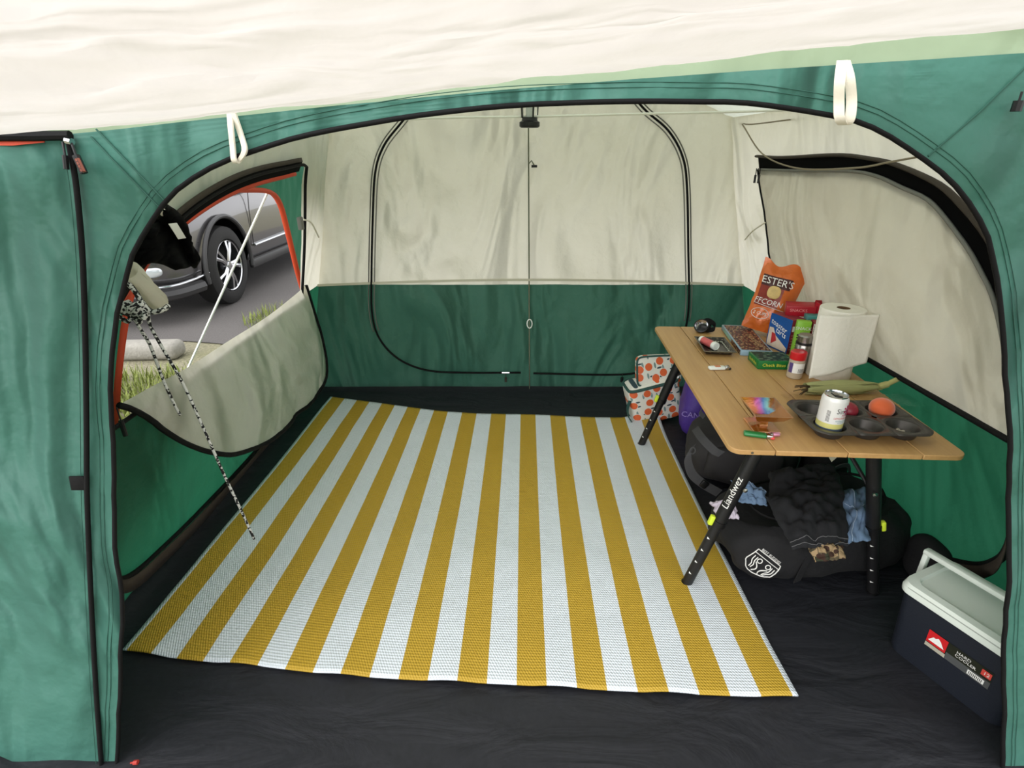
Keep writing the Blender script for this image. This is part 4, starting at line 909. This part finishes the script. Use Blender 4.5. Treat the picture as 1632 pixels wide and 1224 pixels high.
# ---- shaker, bottle, towels
SH = thing('spice_shaker', 'clear spice shaker with red lid in front of the steel bottle', 'shaker', (.953, 1.682, ZT))
b = B(); b.lathe([(0, 0), (.022, 0), (.0245, .003), (.0245, .062), (.022, .068)], 28); b.build('jar', pm('clear_plastic_jar', S(214, 200, 178), .15, trans=.45, ior=1.3), SH)
b = B(); b.lathe([(0, .002), (.0215, .002), (.0215, .016), (0, .018)], 24); b.build('seasoning', pm('tan_powder', S(208, 176, 130), .9), SH)
b = B(); b.lathe([(0, .066), (.0245, .066), (.0255, .069), (.0255, .090), (.023, .093), (0, .093)], 28); b.build('lid', pm('red_lid', S(190, 22, 34), .3, coat=.4), SH)
def cyl(r, z): return lambda x, y: V((r * math.sin(x / r), -r * math.cos(x / r), z + y))
b = B(); rect_on(cyl(.0249, .04), -.036, -.018, .036, .016, b, 0, 20, 1); b.build('label_wrap', m_txtw, SH, 180)
b = B(); rect_on(cyl(.0252, .04), -.036, -.018, -.022, .016, b, 0, 6, 1); b.build('label_band', pm('purple_print', S(78, 62, 120), .5), SH, 180)
for k in range(8): b = B(); rect_on(cyl(.0252, .03), -.004 + .0028 * k, -.006, -.0028 + .0028 * k, .008, b); b.build('bar', m_txtk, SH, 0)
TMS = thing('steel_bottle', 'brushed steel vacuum bottle beside the paper towels', 'bottle', (1.0, 1.742, ZT))
b = B(); b.lathe([(0, 0), (.026, 0), (.028, .003), (.028, .095), (.024, .102)], 32); b.build('bottle_body', m_steel, TMS)
b = B(); b.lathe([(.0285, .098), (.0285, .106), (.0, .106)], 32); b.build('rubber_ring', m_blackp, TMS)
b = B(); b.lathe([(0, .106), (.026, .106), (.026, .126), (.022, .131), (0, .131)], 32); b.build('bottle_cap', m_steel, TMS)
m_pap = pm('quilted_paper', S(226, 222, 212), .95, bump=.6, bs=70, bdist=.004)
PT = thing('paper_towel_roll', 'white quilted paper towel roll with a loose sheet on the table', 'paper towels', (1.075, 1.70, ZT))
b = B(); b.lathe([(.02, 0), (.066, 0), (.068, .003), (.068, .232), (.066, .235), (.02, .235), (.0195, .12), (.02, 0)], 48); b.build('roll', m_pap, PT)
b = B(); b.lathe([(.0185, .0), (.0195, .0), (.0195, .2355), (.0185, .2355), (.0185, 0)], 24); b.build('cardboard_core', pm('brown_card', S(110, 84, 58), .9), PT)
def shp(u, v):
    x = .075 - .19 * u; y = -.069 - .012 * math.sin(u * 2.5) - .02 * u * (1 - v) ; z = .026 + .044 * (1 - u) * (1 - v) + (.232 - .026) * v - .0
    return V((x, y + .004 * math.sin(u * 7), z if v > 0 else z))
b = B(); b.sheet(shp, 30, 20); b.build('loose_sheet', m_pap, PT, 180, solid=.0012)
# ---- corn in its husk
m_husk = pm('corn_husk', S(150, 152, 100), .6, var=.3, vs=14, stretch=(.3, 5, 5), bump=.4, bs=40, bstretch=(.2, 6, 6), bdist=.004)
CN = thing('corn_cob', 'ear of corn in its green husk lying behind the muffin tin', 'corn', (1.04, 1.545, ZT + .021), math.radians(3))
b = B()
def cob(u, v):
    x = -.115 + .23 * v; r = .0215 * math.sin(PI * min(1, max(.02, v * .8 + .16))) ** .7; a = 2 * PI * u
    return V((x, r * (1 + .06 * math.sin(5 * a)) * math.cos(a), r * (1 + .06 * math.sin(5 * a)) * math.sin(a)))
b.sheet(cob, 24, 24); b.build('husk_body', m_husk, CN, 180)
for k in range(5):
    a = k * 1.25 + .5
    def leaf(u, v, a=a):
        x = -.125 + .25 * v; r = .0225 * math.sin(PI * min(1, max(.05, v * .8 + .16))) ** .7 + .002 + .008 * max(0, abs(v - .5) - .3); an = a + (u - .5) * 1.5 * math.sin(PI * min(1, .15 + v * .85))
        return V((x, r * math.cos(an), r * math.sin(an)))
    b = B(); b.sheet(leaf, 8, 16); b.build('husk_leaf', m_husk, CN, 180, solid=.001)
b = B(); b.tube(spline([(.11, 0, 0), (.14, .004, .006), (.175, .01, .02)], 5), [.011] * 6 + [.008] * 5, 10); b.build('stalk', pm('pale_stalk', S(176, 172, 112), .7, var=.2, vs=60), CN)
for k in range(14):
    a = random.random() * 2 * PI; b = B(); b.tube([(-.108, .006 * math.cos(a), .006 * math.sin(a)), (-.128, .012 * math.cos(a), .010 * math.sin(a)), (-.142 - .01 * random.random(), .02 * math.cos(a), max(-.018, .014 * math.sin(a) - .006))], .0013, 5); b.build('silk', pm('brown_silk', S(70, 54, 34), .8), CN)
# ---- muffin tin
m_tin = pm('dark_nonstick', S(72, 69, 66), .38, .55, var=.1, vs=60)
MT = thing('muffin_tin', 'dark six cup muffin tin at the front of the table', 'muffin tin', tw(.085, -.385, ZT), math.radians(-1.5))
CX, CY, RC, ZR = .096, .096, .0425, .03
b = B()
for i in range(3):
    for j in range(2):
        cx, cy = (i - 1) * CX, (j - .5) * CY; n = 32; vs = []; ringz = [(RC, ZR), (RC - .003, ZR - .004), (.034, .006), (.031, .002), (.0, .0015)]
        ex0 = CX / 2 + (.012 if i == 0 else 0); ex1 = CX / 2 + (.012 if i == 2 else 0); ey0 = CY / 2 + (.012 if j == 0 else 0); ey1 = CY / 2 + (.012 if j == 1 else 0)
        for k in range(n):
            a = 2 * PI * (k + .5) / n; dx, dy = math.cos(a), math.sin(a); tx = (ex1 if dx > 0 else ex0) / max(1e-6, abs(dx)); ty = (ey1 if dy > 0 else ey0) / max(1e-6, abs(dy)); tt = min(tx, ty)
            lim = 1e9
            if abs(i - 1) == 1 and (dx > 0) == (i == 2) and (dy > 0) == (j == 1): lim = .067
            vs.append(V((cx + dx * min(tt, lim), cy + dy * min(tt, lim), ZR)))
        for r, z in ringz: vs += [V((cx + r * math.cos(2 * PI * (k + .5) / n), cy + r * math.sin(2 * PI * (k + .5) / n), z)) for k in range(n)]
        qf = lambda rr_: [[q * n + k, q * n + (k + 1) % n, (q + 1) * n + (k + 1) % n, (q + 1) * n + k] for q in rr_ for k in range(n)]
        b.add(vs[:2 * n], qf(range(1)))
        cb_ = B(); cb_.add([v - V((cx, cy, 0)) for v in vs[n:]], qf(range(4))); cb_.build('cup', m_tin, MT, 60, loc=(cx, cy, 0), solid=.0015)
b.build('pan_rim', m_tin, MT, 60, solid=.0015)
def cup(i, j): return MT.matrix_basis @ V(((i - 1) * CX, (j - .5) * CY, .004))
p = cup(0, 0); CA = thing('drink_can', 'white drink can with yellow and blue base standing in the muffin tin', 'can', p + V((-.002, .002, .0)), 0)
r = .0325
b = B(); b.lathe([(0, .004), (.022, .0), (.025, .0), (.031, .008), (r, .012), (r, .027)], 36); b.lathe([(r, .027), (r, .041)], 36, 1); b.lathe([(r, .041), (r, .100), (.0315, .106), (.0285, .112)], 36, 2); b.lathe([(.0285, .112), (.0285, .115), (.027, .1155), (.026, .112), (.0, .111)], 36, 3)
b.build('can_body', [pm('steel_blue_print', S(92, 108, 128), .35, .4), pm('pale_yellow_print', S(214, 208, 128), .35, .2), pm('white_can_print', S(222, 222, 220), .3, .1), m_chrome], CA, 30)
def cs(cx, cz, l_=.0004): return lambda x, y: V(((r + l_) * math.sin((cx + x) / r), -(r + l_) * math.cos((cx + x) / r), cz + y))
m_pk = pm('magenta_print', S(170, 40, 92), .4)
letter('Simply', .021, m_txtk, CA, cs(.014, .078), sx=.8); letter('PINK', .010, m_pk, CA, cs(.018, .066)); letter('LEMONADE', .0075, pm('red_print', S(190, 60, 70), .5), CA, cs(.008, .058)); letter('sparkling water', .005, pm('teal_print', S(80, 140, 150), .5), CA, cs(.009, .051)); letter('12 FL OZ', .005, pm('teal_print', S(80, 140, 150)), CA, cs(.009, .0455))
for k in range(7):
    a = 2 * PI * k / 7; b = B(); b.add([cs(.022, .082, .0007)(0, 0), cs(.022, .082, .0007)(.012 * math.cos(a - .25), .012 * math.sin(a - .25)), cs(.022, .082, .0007)(.014 * math.cos(a), .014 * math.sin(a)), cs(.022, .082, .0007)(.012 * math.cos(a + .25), .012 * math.sin(a + .25))], [[0, 1, 2, 3]]); b.build('flower_petal', m_pk, CA, 0)
for k in range(10): b = B(); rect_on(cs(-.026, .063), -.004, -.016 + .0032 * k, .005, -.0146 + .0032 * k, b); b.build('bar', m_txtk, CA, 0)
b = B(); b.prism([(.010 * math.cos(2 * PI * k / 16), -.012 + .007 * math.sin(2 * PI * k / 16)) for k in range(16)], .0012, z0=.1112); b.build('can_opening', m_txtk, CA)
b = B(); b.box(.013, .020, .0012, (0, .006, .1128), .0005); b.build('ring_pull', m_steel, CA)
m_peach = pm('peach_skin', S(208, 92, 44), .7, var=.35, vs=16, sheen=.4)
p = cup(2, 1); b = B(); b.soft(.064, .064, .058, 1, 1, .0008, 6, nu=28, nv=20, flat=False); PC_ = tag(b.build('peach', m_peach, None, 180, loc=p + V((0, 0, .002))), 'ripe orange red peach in the far right muffin cup', 'peach')
p = cup(1, 1); b = B(); b.soft(.05, .05, .046, 1, 1, .0008, 6, 3, nu=24, nv=16, flat=False); tag(b.build('plum', pm('plum_skin', S(132, 34, 48), .4, var=.25, vs=20), None, 180, loc=p + V((.002, -.004, .002))), 'dark red plum in the muffin cup behind the drink can', 'plum')
p = cup(2, 0); b = B(); b.soft(.034, .03, .02, 1, 1, .006, 60, 5, nu=28, nv=18); tag(b.build('foil_ball', pm('crumpled_foil', S(190, 188, 184), .25, 1), None, 25, loc=p + V((-.012, -.008, .0))), 'crumpled foil scrap in the front right muffin cup', 'foil')
# thin plastic produce bag under the corn and the tin
m_film = pm('clear_film', (1, 1, 1, 1), .12, trans=1, ior=1.12, bump=.8, bs=30, bdist=.01)
def film(u, v): return V((-.19 + .40 * u, -.045 + .09 * v, .0015 + .010 * abs(fbm((u * 7, v * 4, 0), 1.2)) * math.sin(PI * u) ** .3))
b = B(); b.sheet(film, 40, 12); tag(b.build('plastic_bag', m_film, None, 180, loc=(1.03, 1.492, ZT)), 'clear crinkled plastic bag between the corn and the muffin tin', 'plastic bag')

# ================================================================ UNDER AND BEHIND THE TABLE
m_blk = pm('black_canvas', S(19, 19, 21), .85, bump=.5, bs=40, bdist=.006); m_dgr = pm('charcoal_nylon', S(44, 42, 43), .75, bump=.4, bs=30, bdist=.006)
m_strap = pm('grey_webbing', S(70, 70, 72), .8, bump=.4, bs=500, bdist=.001)
def mk_citrus():
    m, n, l, o_ = _new('citrus_print'); p = n.new('ShaderNodeBsdfPrincipled'); l.new(p.outputs[0], o_.inputs[0]); p.inputs['Roughness'].default_value = .55
    tc = n.new('ShaderNodeTexCoord'); sp = n.new('ShaderNodeSeparateXYZ'); cb = n.new('ShaderNodeCombineXYZ'); l.new(tc.outputs['Object'], sp.inputs[0]); l.new(sp.outputs[0], cb.inputs[0]); l.new(sp.outputs[2], cb.inputs[1]); l.new(_math(n, l, 'MULTIPLY', sp.outputs[1], .15), cb.inputs[2])
    def vor(scale, rnd, sc=(1, 1, 1), rot=0, off=0):
        mp = n.new('ShaderNodeMapping'); mp.inputs['Scale'].default_value = sc; mp.inputs['Rotation'].default_value = (0, 0, rot); mp.inputs['Location'].default_value = (off, off, 0); l.new(cb.outputs[0], mp.inputs[0])
        v = n.new('ShaderNodeTexVoronoi'); v.voronoi_dimensions = '2D'; v.inputs['Scale'].default_value = scale; v.inputs['Randomness'].default_value = rnd; l.new(mp.outputs[0], v.inputs['Vector']); return v.outputs['Distance']
    c = _mixcol(n, l, _math(n, l, 'LESS_THAN', vor(26, .6, (1.1, .4, 1), .6, 3), .15), S(226, 224, 216), S(120, 146, 146))
    c = _mixcol(n, l, _math(n, l, 'LESS_THAN', vor(24, .7, (.42, 1.2, 1), .5, 8), .13), c, S(52, 72, 82))
    d = vor(17, .45); c = _mixcol(n, l, _math(n, l, 'LESS_THAN', d, .36), c, S(226, 224, 216)); c = _mixcol(n, l, _math(n, l, 'LESS_THAN', d, .32), c, S(222, 100, 52))
    l.new(c, p.inputs['Base Color']); return m
m_cit = mk_citrus(); m_teal = pm('dark_teal_binding', S(42, 78, 74), .7)
# citrus lunch bag with its lid thrown open
CB = thing('lunch_bag', 'insulated lunch bag with orange fruit print and open lid behind the table', 'lunch bag', (.765, 2.57, .004), 0, rot=(0, math.radians(-14), math.radians(4)))
b = B(); b.soft(.26, .15, .225, .28, .3, .004, 9, 2, shape=lambda p: V((p.x * (1 + .04 * p.z / .2), p.y, p.z))); b.build('bag_body', m_cit, CB)
b = B(); b.tube([V((.128 * math.copysign(abs(math.cos(a)) ** .3, math.cos(a)), .076 * math.copysign(abs(math.sin(a)) ** .3, math.sin(a)), .212)) for a in [2 * PI * k / 48 for k in range(48)]], .008, 6, closed=True); b.build('zip_rim', m_teal, CB)
b = B(); b.soft(.235, .05, .155, .3, .35, .003, 9, 4, T=T(.035, -.025, .195, -.3, .22)); ld = b.build('lid', m_cit, CB)
b = B(); b.tube([T(.035, -.05, .195, -.3, .22) @ V((.117 * math.copysign(abs(math.cos(a)) ** .3, math.cos(a)), 0, .0775 + .0775 * math.copysign(abs(math.sin(a)) ** .3, math.sin(a)))) for a in [2 * PI * k / 40 for k in range(40)]], .005, 6, closed=True); b.build('lid_binding', m_teal, ld)
b = B(); b.ribbon(spline([(-.125, -.05, .16), (-.15, -.07, .13), (-.155, -.075, .08), (-.135, -.06, .03)], 5), (.0, .016, 0), th=.002); b.build('handle', m_teal, CB)
b = B(); b.box(.022, .01, .012, (.09, -.084, .212), .003); b.build('zip_slider', m_chrome, CB)
# purple sack
PS = thing('purple_sack', 'purple stuff sack with pale lettering beside the fruit print lunch bag', 'sack', (.935, 2.40, 0), -.25)
m_pur = pm('purple_nylon', S(76, 52, 140), .5, bump=.6, bs=18, bdist=.012)
b = B(); b.soft(.20, .18, .31, .6, .7, .012, 12, 6); b.build('sack_body', m_pur, PS)
b = B(); b.soft(.15, .13, .07, .7, .7, .008, 14, 9, T=T(-.02, -.02, .275)); b.build('sack_flap', pm('slate_nylon', S(88, 102, 118), .6), PS)
letter('CANYON', .04, pm('lilac_print', S(150, 130, 200), .5), PS, lambda x, y: V((-.01 + x, -.104 - .004 * math.cos(x * 30), .14 + y)))
b = B(); b.tube([V((-.04 + .08 * k / 10, -.105, .10 + .018 * math.sin(PI * k / 10))) for k in range(11)], .0022, 5); b.build('curved_print', pm('lilac_print', S(150, 130, 200)), PS)
# charcoal backpack lying under the table
BP = thing('backpack', 'charcoal backpack with grey straps lying under the table', 'backpack', (.975, 2.0, 0), -.12)
b = B(); b.soft(.44, .26, .27, .6, .6, .016, 8, 11, nu=48, nv=28); b.build('pack_body', m_dgr, BP)
b = B(); b.soft(.30, .06, .16, .5, .5, .008, 10, 5, T=T(-.02, -.12, .05)); b.build('front_pocket', m_dgr, BP)
bl0 = M.Translation(BP.location) @ M.Rotation(-.12, 4, 'Z'); ib = bl0.inverted()
def pw(u, v, y): return ib @ UY(u, v, y)
b = B(); b.ribbon(spline([pw(1108, 683, 1.95), pw(1120, 700, 1.86), pw(1138, 718, 1.81), pw(1150, 724, 1.80)], 5), (.012, .004, .010), th=.002); b.build('top_strap', m_strap, BP)
b = B(); b.ribbon(spline([pw(1104, 712, 1.82), pw(1096, 730, 1.80), pw(1103, 755, 1.79), pw(1122, 772, 1.79), pw(1146, 786, 1.79)], 5), (.012, .006, .012), th=.002); b.build('shoulder_strap', m_strap, BP)
b = B(); b.tube([pw(1104, 718, 1.80) + V((.010 * math.cos(a), 0, .014 * math.sin(a))) for a in [2 * PI * k / 14 for k in range(14)]], .003, 6, closed=True); b.build('swivel_clip', m_strap, BP)
b = B(); b.box(.03, .012, .032, (0, 0, 0), .004, T=M.Translation(pw(1122, 772, 1.785)) @ M.Rotation(.6, 4, 'Y')); b.build('strap_buckle', m_blackp, BP)
b = B(); b.ribbon(spline([pw(1122, 665, 2.0), pw(1116, 655, 2.0), pw(1130, 645, 2.0), pw(1146, 652, 2.0)], 5), (.004, 0, .009), th=.002); b.build('haul_loop', m_strap, BP)
# second dark bag deeper under the table
DB = thing('dark_bag', 'plain black bag deep under the table behind the duffel', 'bag', (1.275, 1.90, 0), .1)
b = B(); b.soft(.14, .18, .20, .55, .6, .014, 8, 21, nu=40, nv=24); b.build('bag_body', m_blk, DB)
b = B(); b.ribbon(spline([(-.05, -.095, .12), (-.03, -.105, .17), (.02, -.105, .18), (.05, -.095, .13)], 6), (0, -.003, .010), th=.002); b.build('carry_handle', m_strap, DB)
# duffel overflowing with clothes
from mathutils.bvhtree import BVHTree
DRZ = math.radians(12)
DF = thing('duffel_bag', 'open black duffel bag with a white crest, full of clothes, under the table', 'duffel bag', (1.03, 1.53, 0), DRZ)
def dsh(p):
    e = (p.x / .26) ** 2 + ((p.y + .0) / .13) ** 2
    if p.z > .13 and e < 1.3: p = V((p.x, p.y, p.z - .05 * max(0, 1 - e / 1.3) ** .6))
    p.z *= 1 + .12 * math.cos(p.x * 5)
    return p
b = B(); b.soft(.66, .36, .215, .62, .62, .026, 8, 15, nu=72, nv=40, shape=dsh); b.build('duffel_body', m_blk, DF); DTREE = BVHTree.FromPolygons([tuple(v) for v in b.v], b.f)
b = B(); b.tube([V((.25 * math.cos(a), .125 * math.sin(a) - .005, .232 + .012 * math.sin(3 * a))) for a in [2 * PI * k / 40 for k in range(40)]], .005, 6, closed=True); b.build('zip_edge', m_black, DF)
b = B(); b.ribbon(spline([(-.16, -.172, .04), (-.15, -.178, .12), (-.09, -.15, .21), (.05, -.15, .20), (.12, -.178, .12), (.13, -.172, .04)], 6), (.012, 0, .004), th=.0015); b.build('carry_handle', m_blk, DF)
# crest: shield of white line work on the front of the bag
dfm = (M.Translation(DF.location) @ M.Rotation(DRZ, 4, 'Z')).inverted()
co, axn, _i, _d = DTREE.ray_cast(dfm @ V((0, 0, CAM_H)), (dfm.to_3x3() @ ray(1213, 903)).normalized())
axx = V((.80, -.10, -.60)); axx = (axx - axn * axx.dot(axn)).normalized(); axy = axn.cross(axx)
def dsurf(x, y):
    q, nn, _i, _d = DTREE.find_nearest(co + axx * x + axy * y); return q + nn * .0022
KB = B(); sh_ = [(-.045, .04), (.045, .04), (.05, -.012), (.03, -.036), (0, -.048), (-.03, -.036), (-.05, -.012)]
KB.sheet(lambda u, v: dsurf(-.046 + .092 * u, -.04 + .078 * v) - axn * .0014, 12, 12)
PT_ = KB.build('crest_patch', m_blk, DF, 180)
b = B(); b.tube([dsurf(p_.x, p_.y) for p_ in resample([V((x, y, 0)) for x, y in sh_ + sh_[:1]], 40)][:-1], .0017, 5, closed=True); b.build('crest_outline', m_txtw, PT_)
b = B(); b.tube([dsurf(-.045 + .09 * k / 10, .027) for k in range(11)], .0014, 5)
b.build('crest_bar', m_txtw, PT_)
letter('BEST BUDDIES', .0115, m_txtw, PT_, lambda x, y: dsurf(x, y + .046))
for sx in (-1, 1):
    b = B(); b.lathe([(.006, 0), (.0075, .0008), (.009, 0)], 16, T=M(((axx.x, axy.x, axn.x, dsurf(sx * .016, .012).x), (axx.y, axy.y, axn.y, dsurf(sx * .016, .012).y), (axx.z, axy.z, axn.z, dsurf(sx * .016, .012).z), (0, 0, 0, 1)))); b.build('head_outline', m_txtw, PT_)
    for q in range(2):
        b = B(); b.tube(spline([dsurf(sx * (.028 + .009 * q), .018), dsurf(sx * (.027 + .009 * q), .0), dsurf(sx * (.021 + .008 * q), -.012), dsurf(sx * (.022 + .004 * q), -.026)], 4), .0016, 5); b.build('figure_line', m_txtw, PT_)
    b = B(); b.tube(spline([dsurf(sx * .022, .002), dsurf(sx * .010, -.008), dsurf(sx * .006, -.02), dsurf(sx * .012, -.034)], 4), .0018, 5); b.build('figure_line', m_txtw, PT_)
# clothes
m_den = pm('blue_denim', S(98, 122, 150), .9, var=.3, vs=26, bump=.5, bs=300, bdist=.001); m_bden = pm('black_denim', S(26, 27, 30), .9, var=.3, vs=40, bump=.4, bs=200, bdist=.001)
def cloth(name, label, cat, px, zs, mat, amp=.02, fr=9, seed=0, dome=.03, solid=.006, hem=None):
    P4 = [UZ(u, v, z) for (u, v), z in zip(px, zs)]; c0_ = sum(P4, V()) / 4; base = V((c0_.x, c0_.y, 0))
    t_ = thing(name, label, cat, base)
    def f(u, v):
        p = P4[0].lerp(P4[1], u).lerp(P4[3].lerp(P4[2], u), v); k = math.sin(PI * u) * math.sin(PI * v)
        p.z += dome * k ** .6 + amp * fbm((u * fr * .35, v * fr * .35, seed), 1.3) * (k ** .4 + .25); p.x += .008 * fbm((v * 4, seed, 0)); p.y += .008 * fbm((u * 4, seed, 2))
        return p - base
    b = B(); b.sheet(f, 30, 26); b.build('cloth', mat, t_, 180, solid=solid)
    if hem:
        for q in hem:
            b = B(); b.tube([f(*q(k / 24)) + V((0, -.002, .004)) for k in range(25)], .0012, 5); b.build('seam', pm('pale_stitching', S(96, 96, 98), .8) if mat is m_bden else pm('light_denim_seam', S(150, 168, 190), .8), t_, 180)
    return t_
cloth('black_shorts', 'black denim shorts heaped over the open duffel', 'shorts', [(1220, 792), (1345, 782), (1352, 868), (1262, 876)], (.28, .28, .25, .24), m_bden, .03, 8, 3, .035, hem=[lambda k: (k, .97), lambda k: (k, .90)])
cloth('blue_jeans', 'faded blue jeans folded at the right end of the duffel', 'jeans', [(1338, 782), (1390, 780), (1388, 860), (1344, 868)], (.27, .26, .24, .24), m_den, .022, 8, 8, .03, hem=[lambda k: (.3 + .1 * math.sin(k * 3), k), lambda k: (k, .3 + .2 * math.sin(k * 3))])
cloth('denim_shirt', 'light blue denim piece sticking out at the left end of the duffel', 'clothing', [(1164, 766), (1218, 782), (1222, 806), (1176, 800)], (.28, .28, .25, .24), m_den, .02, 9, 12, .02, hem=[lambda k: (k, .15)])
cloth('pale_top', 'crumpled pale lilac top at the left edge of the duffel', 'clothing', [(1132, 800), (1168, 806), (1178, 828), (1146, 824)], (.21, .22, .2, .19), pm('pale_lilac_cloth', S(202, 192, 206), .85, var=.1, vs=40), .016, 10, 17, .02)
cloth('camo_shirt', 'camouflage shirt peeking out of the front of the duffel', 'clothing', [(1284, 862), (1340, 858), (1346, 890), (1300, 896)], (.245, .245, .225, .215), speckle('camouflage', S(84, 74, 56), [S(50, 52, 38), S(150, 128, 96), S(58, 40, 32)], 34, .42, .9), .012, 9, 23, .015)
cloth('black_shirt', 'rumpled black shirt behind the black denim shorts', 'clothing', [(1226, 752), (1330, 742), (1345, 790), (1226, 800)], (.29, .29, .28, .28), pm('black_jersey', S(16, 16, 18), .9), .03, 8, 31, .03)
p = UZ(1440, 872); PO = thing('black_pouch', 'rounded black pouch between the duffel and the right wall', 'pouch', (1.352, 1.385, 0), .15)
b = B(); b.soft(.085, .14, .16, .7, .7, .008, 9, 41); b.build('pouch_body', m_blk, PO)
b = B(); b.box(.03, .012, .07, (0, 0, 0), .003, T=T(-.04, -.065, .10, .3)); b.build('grey_tab', pm('grey_felt', S(96, 104, 100), .9), PO)
# ---- cooler
m_navy = pm('navy_plastic', S(27, 31, 40), .5, bump=.15, bs=200); m_cw = pm('pale_cooler_plastic', S(214, 222, 214), .4)
CR = math.atan2(-.111, .245) ; ca = math.radians(24)
CO = thing('cooler', 'small navy and white cooler with a red label by the entrance', 'cooler', (1.215, 1.035, 0), ca)
# local: long side along y, label face towards -x
LW_, WW_, HH_ = .30, .20, .205
b = B(); lv = []
for k, (f, z) in enumerate(((.90, 0), (.93, .01), (1.0, HH_))): lv.append((WW_ / 2 * f, LW_ / 2 * f, z))
def rr(hx, hy, z, r=.03, n=6): return [V((sx * (hx - r) + r * math.cos(a0 + PI / 2 * q / n), sy * (hy - r) + r * math.sin(a0 + PI / 2 * q / n), z)) for sx, sy, a0 in ((1, 1, 0), (-1, 1, PI / 2), (-1, -1, PI), (1, -1, 3 * PI / 2)) for q in range(n + 1)]
def rloft(levels, r=.03):
    b = B(); rg = [rr(hx, hy, z, r) for hx, hy, z in levels]; n = len(rg[0]); vs = [p for q in rg for p in q]
    b.add(vs, [[i * n + k, i * n + (k + 1) % n, (i + 1) * n + (k + 1) % n, (i + 1) * n + k] for i in range(len(rg) - 1) for k in range(n)] + [list(range(n))[::-1], [(len(rg) - 1) * n + k for k in range(n)]]); return b
rloft(lv).build('cooler_body', m_navy, CO, 30)
h2 = HH_
lid = rloft([(WW_ / 2 + .006, LW_ / 2 + .006, h2), (WW_ / 2 + .007, LW_ / 2 + .007, h2 + .012), (WW_ / 2 + .002, LW_ / 2 + .002, h2 + .03), (WW_ / 2 - .018, LW_ / 2 - .018, h2 + .032), (WW_ / 2 - .022, LW_ / 2 - .022, h2 + .024)]).build('lid', m_cw, CO, 25)
b = B(); b.tube([p_ for p_ in rr(WW_ / 2 + .0035, LW_ / 2 + .0035, h2 + .018)], .0025, 6, closed=True); b.build('lid_groove', pm('grey_groove', S(150, 158, 150), .5), lid)
b = B(); b.box(.024, LW_ + .06, .016, (.028, 0, h2 + .062), .005)
for sy in (-1, 1): b.box(.02, .014, .085, (.028, sy * (LW_ / 2 + .022), h2 + .026), .004)
b.build('handle', m_cw, CO)
sC0 = V((-WW_ / 2 * .955 - .0015, -.005, .118)); cnx = V((-1, 0, -.05)).normalized()
def sC(l_): return plane_surf(sC0 + cnx * 0, (0, -1, 0), V((-.05, 0, 1)), l_)
LB = B(); rect_on(sC(.001), -.062, -.026, .085, .028, LB); lb = LB.build('label_sheet', pm('dark_olive_print', S(34, 36, 26), .4, var=.5, vs=60), CO, 0)
b = B(); poly_on(sC(.0016), [(-.062, -.012), (-.016, -.012), (-.016, .028), (-.062, .028)], 0, b); b.build('red_panel', pm('red_label', S(196, 34, 38), .4), lb, 0)
b = B(); poly_on(sC(.0022), [(-.058, -.004), (-.02, -.004), (-.03, .012), (-.037, .018), (-.043, .012), (-.048, .012)], 0, b); b.build('mountain_emblem', m_txtw, lb, 0)
b = B(); rect_on(sC(.0018), -.062, -.026, -.014, -.014, b); b.build('tan_strip', pm('tan_label', S(170, 166, 150), .5), lb, 0)
b = B(); rect_on(sC(.0016), -.014, -.026, .085, -.004, b); b.build('grey_strip', pm('grey_label', S(78, 80, 80), .4), lb, 0)
b = B(); rect_on(sC(.0022), .038, -.022, .074, -.008, b); b.build('barcode_panel', m_txtw, lb, 0)
for k in range(9): b = B(); rect_on(sC(.0028), .041 + .0034 * k, -.020, .0425 + .0034 * k, -.010, b); b.build('bar', m_txtk, lb, 0)
b = B(); rect_on(sC(.0022), .062, .004, .083, .022, b); b.build('red_badge', pm('red_badge', S(200, 70, 62), .4), lb, 0)
letter('HARD', .012, m_txtw, lb, lambda x, y: sC(.0024)(x + .022, y + .017)); letter('COOLER', .012, m_txtw, lb, lambda x, y: sC(.0024)(x + .028, y + .006)); letter('12', .014, m_txtw, lb, lambda x, y: sC(.003)(x + .073, y + .013))
